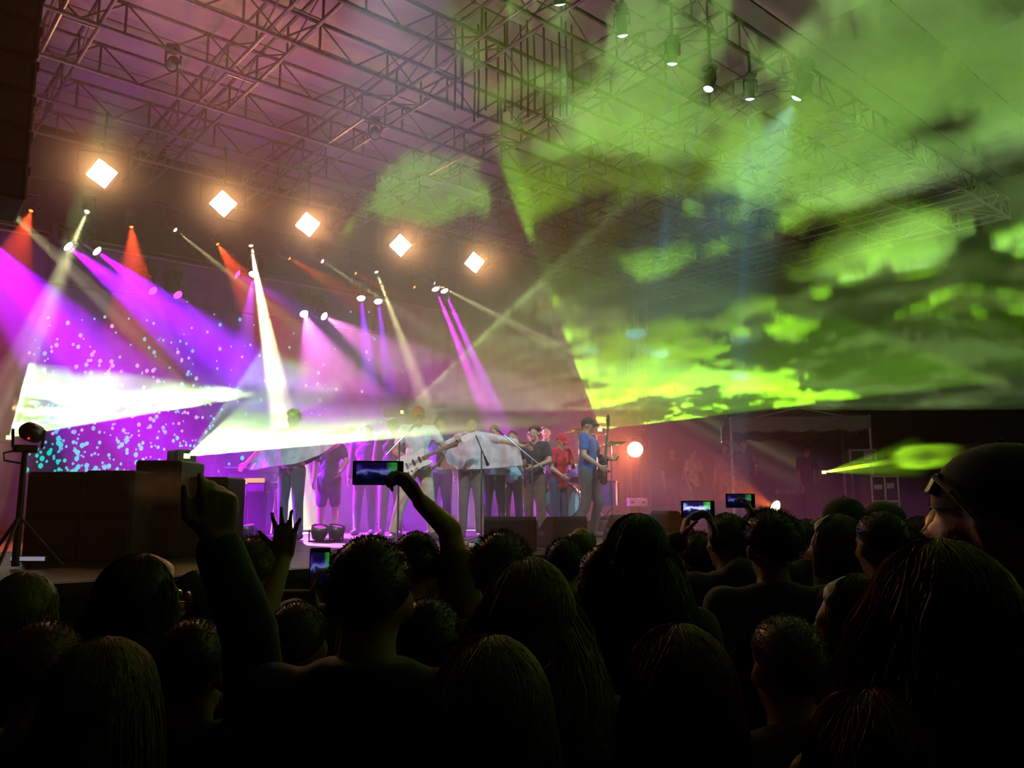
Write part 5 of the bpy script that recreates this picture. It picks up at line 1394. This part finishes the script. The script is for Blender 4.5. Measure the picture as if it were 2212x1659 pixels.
def wedge(label, u, v, d, w, turn, hgt=0.36, dep=0.46):
    """A floor monitor: sloping grille towards the player, plain back towards the crowd."""
    p = atd(u, v, d)
    t = thing('floor_monitor', label, 'loudspeaker', (p.x, p.y, 1.2), (0, 0, FACE_YAW + turn), 'floor monitors on the stage')
    bm = bmesh.new(); prof = [(-dep / 2, 0), (dep / 2, 0), (dep / 2, 0.06), (dep / 2 - 0.05, 0.12), (-dep / 2 + 0.13, hgt), (-dep / 2 + 0.02, hgt), (-dep / 2, hgt - 0.04)]
    A = [bm.verts.new((-w / 2, y, z)) for y, z in prof]; B = [bm.verts.new((w / 2, y, z)) for y, z in prof]
    bm.faces.new(A); bm.faces.new(B[::-1])
    for i in range(len(prof)): j = (i + 1) % len(prof); bm.faces.new((A[i], B[i], B[j], A[j]))
    bmesh.ops.bevel(bm, geom=list(bm.edges), offset=0.008, segments=1, affect='EDGES')
    mk('cabinet', bm, M_box, t)
    a, b = Vector((0, dep / 2 - 0.05, 0.12)), Vector((0, -dep / 2 + 0.13, hgt)); m = (a + b) / 2; sl = b - a
    R = Matrix((Vector((1, 0, 0)), sl.normalized(), Vector((1, 0, 0)).cross(sl.normalized()))).transposed()
    bm = bmesh.new(); abox(bm, m + R @ Vector((0, 0, 0.004 if R[2][2] > 0 else -0.004)), (w * 0.92, sl.length * 0.92, 0.014), R); mk('grille', bm, M_grille, t)
    for s in (-1, 1):
        bm = bmesh.new(); abox(bm, (s * w / 2, 0, 0.16), (0.014, 0.13, 0.05), None, 0.003); mk('handle', bm, M_alu, t)
    bm = bmesh.new(); abox(bm, (0, -dep / 2 - 0.002, 0.1), (0.1, 0.008, 0.07)); mk('socket_plate', bm, M_alu, t)


wedge('biggest floor monitor with a cyan top edge, behind the curly head', 1102, 1190, 8.9, 0.57, 0.0, 0.37)
wedge('floor monitor in front of the red shirt, slanted and dark', 1208, 1168, 9.5, 0.5, 0.55)
wedge('floor monitor right of the bass player, turned away', 1352, 1162, 10.6, 0.5, 0.2)
wedge('floor monitor with cyan rim beside the wide long dark hair', 1408, 1158, 11.0, 0.45, 0.0)
wedge('slanted floor monitor left of the brightest phone', 1462, 1170, 9.9, 0.5, -1.3, 0.42)
wedge('small floor monitor behind the bass player legs', 1320, 1150, 12.6, 0.45, 0.4, 0.3)

# effect pedals at the guitarist's feet
PB = atd(1004, 1180, 8.7)
t = thing('pedal_board', 'board of cyan-lit effect pedals on the deck left of the biggest monitor', 'pedal board', (PB.x, PB.y, 1.2), (0, 0, FACE_YAW + 0.1))
bm = bmesh.new(); abox(bm, (0, 0, 0.035), (0.5, 0.3, 0.03), Matrix.Rotation(0.12, 3, 'X'), 0.006); tube(bm, [(-.2, -.12, 0), (-.2, -.12, .03)], .012, 6); tube(bm, [(.2, -.12, 0), (.2, -.12, .03)], .012, 6); tube(bm, [(-.2, .12, 0), (-.2, .12, .05)], .012, 6); tube(bm, [(.2, .12, 0), (.2, .12, .05)], .012, 6); mk('board', bm, M_black, t)
rnd = random.Random(3)
for k in range(7):
    x, y = -0.2 + 0.068 * k, rnd.choice((-0.07, 0.06))
    c = rnd.choice(((0.3, 0.6, 0.62), (0.65, 0.65, 0.6), (0.5, 0.3, 0.2), (0.1, 0.4, 0.45)))  # cyan light on the pedals is put into the cyan tones
    bm = bmesh.new(); abox(bm, (x, y, 0.075 + y * 0.12), (0.06, 0.1, 0.045), None, 0.006); pd = mk('pedal', bm, mat('pedal_%d' % (int(c[0] * 100)), c, 0.35, metal=0.3), t)
    bm = bmesh.new(); lathe(bm, [(0.012, 0), (0.012, 0.014), (0.009, 0.016)], (x, y - 0.03, 0.098 + y * 0.12), n=10); mk('switch', bm, M_chrome, pd)
bm = bmesh.new(); tube(bm, [(-0.25, 0, 0.05), (-0.4, 0.2, 0.012), (-0.7, 0.1, 0.012), (-0.9, 0.5, 0.012)], 0.008, 6); mk('cable', bm, M_black, t)


def stand_boom(label, u, d, tip_uv, dtip, hgt):
    p = atd(u, 1000, d); base = Vector((p.x, p.y, 1.2)); tip = atd(*tip_uv, dtip) - base
    t = thing('microphone_stand', label, 'microphone stand', base, (0, 0, 0), 'microphone stands on the stage')
    bm = bmesh.new(); tube(bm, [(0, 0, 0.03), (0, 0, hgt)], [0.014, 0.010], 8); mk('pole', bm, M_chrome, t)
    for k in range(3):
        a = k * 2.094 + 0.5; bm = bmesh.new(); tube(bm, [(0, 0, 0.1), (0.28 * math.cos(a), 0.28 * math.sin(a), 0.012)], 0.010, 6); mk('leg', bm, M_black, t)
    top = Vector((0, 0, hgt)); d_ = (tip - top).normalized()
    bm = bmesh.new(); tube(bm, [top - d_ * 0.25, tip], 0.009, 6); mk('boom', bm, M_chrome, t)
    bm = bmesh.new(); tube(bm, [tip, tip + d_ * 0.13], [0.012, 0.018], 8); ellip(bm, tip + d_ * 0.155, (0.026, 0.026, 0.026), None, 2); mk('microphone', bm, M_alu, t)


stand_boom('boom microphone stand slanting in front of the black T-shirt', 1150, 10.9, (1088, 940), 10.9, 1.1)
stand_boom('microphone stand in front of the greyish pink poncho', 1040, 10.4, (1046, 985), 10.5, 1.2)
stand_boom('microphone stand beside the guitarist in the red cap', 862, 10.3, (880, 935), 10.4, 1.3)

# drum kit at the back
D = atd(1222, 1000, 13.0); ROT = CAMYAW - 0.2
RZ = thing('drum_riser', 'low dark riser under the drum kit', 'riser', (D.x, D.y, 1.2), (0, 0, ROT))
bm = bmesh.new(); abox(bm, (0, -0.1, 0.12), (2.2, 1.7, 0.24), None, 0.01); mk('deck', bm, M_deck, RZ)
bm = bmesh.new(); abox(bm, (0, 0.755, 0.12), (2.2, 0.012, 0.2)); mk('fascia', bm, M_drape, RZ)
t = thing('drum_kit', 'drum kit with pale blue bass drum glowing behind the red shirt', 'drum kit', (D.x, D.y, 1.44), (0, 0, ROT))
M_shell = mat('violet_drum_shell', (0.22, 0.10, 0.5), 0.3, vary=0.1); M_headd = mat('pale_blue_drum_head', (0.5, 0.68, 0.8), 0.5, vary=0.05); M_brass = mat('cymbal_brass', (0.5, 0.32, 0.12), 0.25, metal=0.9, vary=0.1)


def drum(nm, c, ax, r, h):
    bm = bmesh.new(); lathe(bm, [(r, 0), (r, h)], c, ax, 24); q = mk(nm, bm, M_shell, t, smooth=False)
    bm = bmesh.new(); lathe(bm, [(r * 0.96, h), (r * 0.96, h + 0.006), (0, h + 0.008)], c, ax, 24); mk('drum_head', bm, M_headd, q)
    bm = bmesh.new(); lathe(bm, [(r * 0.95, h - 0.01), (r * 1.03, h - 0.01), (r * 1.03, h + 0.018), (r * 0.97, h + 0.018), (r * 0.95, h - 0.01)], c, ax, 24); mk('hoop', bm, M_chrome, q)
    bm = bmesh.new()
    for k in range(6):
        a = k * math.pi / 3; s_, d_, u_ = frame(ax, (0, 0, 1) if abs(Vector(ax).normalized().z) < .99 else (0, 1, 0)); o_ = Vector(c) + (s_ * math.cos(a) + u_ * math.sin(a)) * (r + 0.008)
        tube(bm, [o_ + d_ * h * 0.15, o_ + d_ * h * 0.95], 0.007, 5)
    mk('lugs', bm, M_chrome, q)


drum('bass_drum', (0, 0.05, 0.29), (0, 1, 0), 0.28, 0.42)
for (x, y, z, r, h) in ((-0.2, 0.15, 0.62, 0.15, 0.2), (0.2, 0.15, 0.62, 0.165, 0.22)): drum('tom', (x, y, z), (0, -0.35, 1), r, h)
drum('floor_tom', (-0.62, -0.15, 0.22), (0, 0, 1), 0.2, 0.38); drum('snare_drum', (0.45, -0.3, 0.5), (0, 0, 1), 0.18, 0.14)
for (x, y, z, r) in ((-0.75, 0.2, 1.2, 0.24), (0.72, 0.15, 1.25, 0.23), (-0.25, 0.38, 1.4, 0.22), (0.8, -0.35, 0.95, 0.18)):
    bm = bmesh.new(); lathe(bm, [(0.006, 0), (0.02, 0.03), (0.05, 0.014), (r, -0.012), (r, -0.016), (0.05, 0.010), (0.006, -0.002)], (x, y, z), (0.1 * (1 if x < 0 else -1), 0.22, 1), 28); cy = mk('cymbal', bm, M_brass, t, smooth=True)
    bm = bmesh.new(); tube(bm, [(x, y, 0.02), (x, y, z - 0.005)], 0.011, 6)
    for k in range(3): tube(bm, [(x, y, 0.2), (x + 0.2 * math.cos(k * 2.094 + x), y + 0.2 * math.sin(k * 2.094 + x), 0.008)], 0.008, 5)
    mk('cymbal_stand', bm, M_chrome, t)
bm = bmesh.new(); lathe(bm, [(0, 0.5), (0.15, 0.49), (0.16, 0.45), (0.15, 0.42), (0.02, 0.41), (0.02, 0.03), (0.18, 0.01), (0.18, 0)], (0.1, -0.65, 0)); mk('stool', bm, M_black, t)

# keyboard rig on the left of the band, warm light painted on its boxes
K = atd(540, 1040, 13.0)
t = thing('keyboard_rig', 'two tier keyboard stand at the left, lit warm orange', 'keyboard', (K.x, K.y, 1.2), (0, 0, CAMYAW + 0.1))
for (z, y, w) in ((0.78, 0, 1.1), (1.02, -0.12, 0.95)):
    bm = bmesh.new(); abox(bm, (0, y, z), (w, 0.3, 0.09), None, 0.012); kb = mk('keyboard', bm, M_black_gl, t)
    bm = bmesh.new()
    for k in range(26): abox(bm, (-w * 0.46 + (k + 0.5) * w * 0.92 / 26, y - 0.05, z + 0.05), (w * 0.92 / 26 - 0.002, 0.14, 0.018))
    o = mk('white_keys', bm, M_white_gl, kb); o['kind'] = 'stuff'
for s in (-1, 1):
    bm = bmesh.new(); tube(bm, [(s * 0.4, -0.25, 0.02), (s * 0.4, 0.12, 0.74)], 0.016, 6); tube(bm, [(s * 0.4, 0.25, 0.02), (s * 0.4, -0.14, 0.98)], 0.016, 6); mk('stand_leg', bm, M_chrome, t)
M_case_o = mat('tan_case', (0.42, 0.24, 0.12), 0.6)
KX = t.location.copy()
for (u, v, d, w, h, lb) in [(524, 1040, 12.2, 0.22, 0.15, 'left amplifier with painted warm orange light on the stand behind the pointing hand'), (558, 1038, 12.2, 0.26, 0.12, 'right amplifier with painted warm orange light on the stand behind the pointing hand')]:
    p = atd(u, v, d); q = thing('guitar_amplifier', lb, 'amplifier', (p.x, p.y, 1.2), (0, 0, CAMYAW), 'amplifiers with painted warm light'); hh = p.z - 1.2
    bm = bmesh.new(); abox(bm, (0, 0, hh - h * 0.8), (w + 0.06, 0.22, h * 1.5), None, 0.012); mk('box', bm, M_black, q)
    bm = bmesh.new(); abox(bm, (0, 0.113, hh), (w, 0.008, h * 0.55), None, 0.002); mk('painted_light_panel', bm, glow('painted_warm_light', (1.0, 0.35, 0.08), 1.6), q)  # warm light falling on the box front, given as emission
    bm = bmesh.new(); abox(bm, (0, 0, (hh - h * 1.55) / 2), (w * 0.9, 0.2, hh - h * 1.55), None, 0.01); mk('stand', bm, M_box, q)
    bm = bmesh.new(); abox(bm, (0, 0.1125, hh - h * 0.9), (w * 0.95, 0.008, h * 0.9)); mk('grille', bm, M_grille, q)
for (u, v, d, lb) in [(567, 1000, 12.6, 'violet water bottle on the keyboard stand')]:
    p = atd(u, v, d); bm = bmesh.new(); lathe(bm, [(0.0, 0), (0.035, 0.0), (0.038, 0.02), (0.036, 0.13), (0.03, 0.16), (0.013, 0.2), (0.013, 0.23), (0, 0.23)], n=16)
    tp = KX + Vector((0, 0, 1.02 + 0.045)); o = mk('water_bottle', bm, mat('bottle_plastic', (0.45, 0.4, 0.7), 0.2), None, loc=(KX.x + 0.25 * RT.x, KX.y + 0.25 * RT.y + 0.02, 1.2 + 1.065)); tag(o, lb, 'bottle')

# canopy tent on the side deck, with road case, monitor and boxes
pl, pr = atd(1582, 1000, 16.5), atd(1884, 1000, 16.0)
wd = (pr - pl).length; yaw = math.atan2((pr - pl).y, (pr - pl).x)
t = thing('canopy_tent', 'dark pop-up canopy tent on four thin posts at the right of the stage', 'tent', (pl.x, pl.y, 1.2), (0, 0, yaw))
zt = atd(1582, 905, 16.5).z - 1.2
M_tent = mat('grey_canopy_cloth', (0.16, 0.15, 0.18), 0.9); M_post = mat('pale_grey_post', (0.5, 0.46, 0.5), 0.5)
for (x, y) in ((0, 0), (wd, 0), (0, 2.6), (wd, 2.6)):
    bm = bmesh.new(); tube(bm, [(x, y, 0), (x, y, zt + 0.05)], 0.027, 8); mk('post', bm, M_post, t)
    bm = bmesh.new(); abox(bm, (x, y, 0.012), (0.12, 0.12, 0.024)); mk('foot', bm, M_alu, t)
bm = bmesh.new(); ap = Vector((wd / 2, 1.3, zt + 0.75)); r = {}
n = 8
for q, (a, b) in enumerate((((0, 0), (wd, 0)), ((wd, 0), (wd, 2.6)), ((wd, 2.6), (0, 2.6)), ((0, 2.6), (0, 0)))):
    a, b = Vector((*a, zt + 0.02)), Vector((*b, zt + 0.02))
    for k in range(n):
        p0, p1 = a + (b - a) * k / n, a + (b - a) * (k + 1) / n
        m0, m1 = (p0 + ap) / 2 - Vector((0, 0, 0.08)), (p1 + ap) / 2 - Vector((0, 0, 0.08))
        for off in (0, 0.012):
            o_ = Vector((0, 0, off)); V = [bm.verts.new(x_ + o_) for x_ in (p0, p1, m1, m0)]; bm.faces.new(V); bm.faces.new((bm.verts.new(m0 + o_), bm.verts.new(m1 + o_), bm.verts.new(ap + o_)))
bmesh.ops.remove_doubles(bm, verts=bm.verts, dist=0.002)
mk('roof', bm, M_tent, t)
bm = bmesh.new()
for (a, b) in (((0, 0), (wd, 0)), ((wd, 0), (wd, 2.6)), ((wd, 2.6), (0, 2.6)), ((0, 2.6), (0, 0))):
    a, b = Vector((*a, 0)), Vector((*b, 0)); n_ = (b - a).cross(up).normalized() * 0.02
    for k in range(20):
        p0, p1 = a + (b - a) * k / 20, a + (b - a) * (k + 1) / 20; dz = 0.26 + 0.03 * math.sin(k * math.pi / 2.0)
        for off in (n_, n_ * 1.5):
            bm.faces.new([bm.verts.new(x_) for x_ in (p0 + off + up * (zt + 0.03), p1 + off + up * (zt + 0.03), p1 + off + up * (zt - dz), p0 + off + up * (zt - dz))])
mk('valance', bm, M_tent, t)
for (a, b) in (((0, 0), (wd, 0)), ((0, 2.6), (wd, 2.6)), ((0, 0), (0, 2.6)), ((wd, 0), (wd, 2.6))):
    bm = bmesh.new(); a, b = Vector((*a, zt - 0.08)), Vector((*b, zt - 0.08)); m = (a + b) / 2; tube(bm, [a, m + up * 0.3, b], 0.012, 6); tube(bm, [a + up * 0.1, m - up * 0.2, b + up * 0.1], 0.012, 6); mk('scissor_bar', bm, M_post, t)

# the violet rimmed rack unit by the tent post and the road case below
p = atd(1864, 985, 14.5); w = 56 * 14.5 / F; h = 30 * 14.5 / F
t = thing('rack_unit', 'violet rimmed black equipment box raised on a stand beside the tent post', 'equipment box', (p.x, p.y, 1.2), (0, 0, FACE_YAW - 0.2))
hz_ = p.z - 1.2; M_vrim = mat('violet_metal_rim', (0.35, 0.2, 0.6), 0.35, metal=0.3)
bm = bmesh.new(); abox(bm, (0, 0.18, hz_), (w, 0.36, h), None, 0.01); mk('box', bm, M_black, t)
for z in (-h / 2 + 0.02, h / 2 - 0.02):
    bm = bmesh.new(); abox(bm, (0, -0.008, hz_ + z), (w, 0.02, 0.04), None, 0.004); mk('rim', bm, M_vrim, t)
for x in (-w / 2 + 0.02, w / 2 - 0.02):
    bm = bmesh.new(); abox(bm, (x, -0.008, hz_), (0.04, 0.02, h), None, 0.004); mk('rim', bm, M_vrim, t)
bm = bmesh.new(); abox(bm, (w * 0.18, -0.006, hz_), (w * 0.3, 0.014, h * 0.6)); mk('panel', bm, M_vrim, t)
for x in (-w * 0.35, w * 0.35):
    bm = bmesh.new(); tube(bm, [(x, 0.18, 0.01), (x, 0.18, hz_ - h / 2)], 0.018, 6); mk('leg', bm, M_alu, t)
p = atd(1914, 1085, 13.6); w = 58 * 13.6 / F; zt_ = atd(1914, 1027, 13.6).z - 1.2
t = thing('road_case', 'grey edged road case with pale labels at the right of the tent', 'case', (p.x, p.y, 1.2), (0, 0, FACE_YAW - 0.1))
M_edge = mat('case_edge_metal', (0.55, 0.5, 0.55), 0.35, metal=0.5)
bm = bmesh.new(); abox(bm, (0, 0.3, zt_ / 2 + 0.03), (w, 0.6, zt_ - 0.06), None, 0.008); mk('box', bm, M_box, t)
for x in (-w / 2 + 0.012, 0.0, w / 2 - 0.012):
    bm = bmesh.new(); abox(bm, (x, -0.006, zt_ / 2 + 0.03), (0.028, 0.018, zt_ - 0.06), None, 0.003); mk('edge_rail', bm, M_edge, t)
for z in (0.08, zt_ * 0.55, zt_ - 0.015):
    bm = bmesh.new(); abox(bm, (0, -0.006, z), (w, 0.018, 0.03), None, 0.003); mk('edge_rail', bm, M_edge, t)
for (x, z, ww, hh_) in ((-w * 0.25, zt_ * 0.8, 0.13, 0.08), (w * 0.2, zt_ * 0.82, 0.12, 0.09), (-w * 0.28, zt_ * 0.47, 0.11, 0.07), (w * 0.22, zt_ * 0.42, 0.13, 0.1)):
    bm = bmesh.new(); abox(bm, (x, -0.008, z), (ww, 0.014, hh_), None, 0.003); mk('latch_plate', bm, M_edge, t)
for x in (-w * 0.38, w * 0.38):
    for y in (0.1, 0.5):
        bm = bmesh.new(); lathe(bm, [(0.04, -0.02), (0.04, 0.02)], (x, y, 0.04), (1, 0, 0), 12); mk('wheel', bm, M_black, t)
# pale flat box and dim cases on the side deck
for (u, v, d, w, h, c, lb) in [(1376, 1085, 15.5, 0.36, 0.16, (0.45, 0.35, 0.45), 'pale rectangular box below the round orange white lamp'), (1535, 1105, 17.0, 0.7, 0.5, (0.05, 0.04, 0.05), 'dark case behind the canopy post'),
                               (1705, 1062, 16.5, 0.5, 0.1, (0.18, 0.12, 0.25), 'violet flat mixer on a table under the canopy')]:
    p = atd(u, v, d); t = thing('equipment_case', lb, 'case', (p.x, p.y, 1.2), (0, 0, FACE_YAW))
    hb = max(0.1, p.z - 1.2)
    bm = bmesh.new(); abox(bm, (0, 0, hb + 0.0), (w, 0.3, h), None, 0.01); mk('box', bm, mat('case_' + lb[:8], c, 0.6), t)
    bm = bmesh.new(); abox(bm, (0, 0, (hb - h / 2) / 2), (w * 1.1, 0.36, hb - h / 2), None, 0.01); mk('table' if 'mixer' in lb else 'base', bm, M_box, t)
    for s in (-1, 1):
        bm = bmesh.new(); abox(bm, (s * w * 0.3, -0.153, hb), (0.07, 0.012, 0.04), None, 0.003); mk('latch', bm, M_alu, t)

# small extras on the crowd
gl = [o for o in COL.objects if o.get('label', '').startswith('person with parted wavy hair')][0]
bm = bmesh.new()
for s in (-1, 1):
    lathe(bm, [(0.024, -0.002), (0.027, -0.002), (0.027, 0.002), (0.024, 0.002), (0.024, -0.002)], PM.head + Vector((s * 0.033, 0.105, 0.006)), (0, 1, 0), 16)
    tube(bm, [PM.head + Vector((s * 0.058, 0.102, 0.01)), PM.head + Vector((s * 0.082, 0.02, 0.012)), PM.head + Vector((s * 0.084, -0.02, 0.002))], 0.0022, 5)
tube(bm, [PM.head + Vector((-0.01, 0.106, 0.01)), PM.head + Vector((0.01, 0.106, 0.01))], 0.002, 5)
mk('glasses', bm, M_chrome, gl)
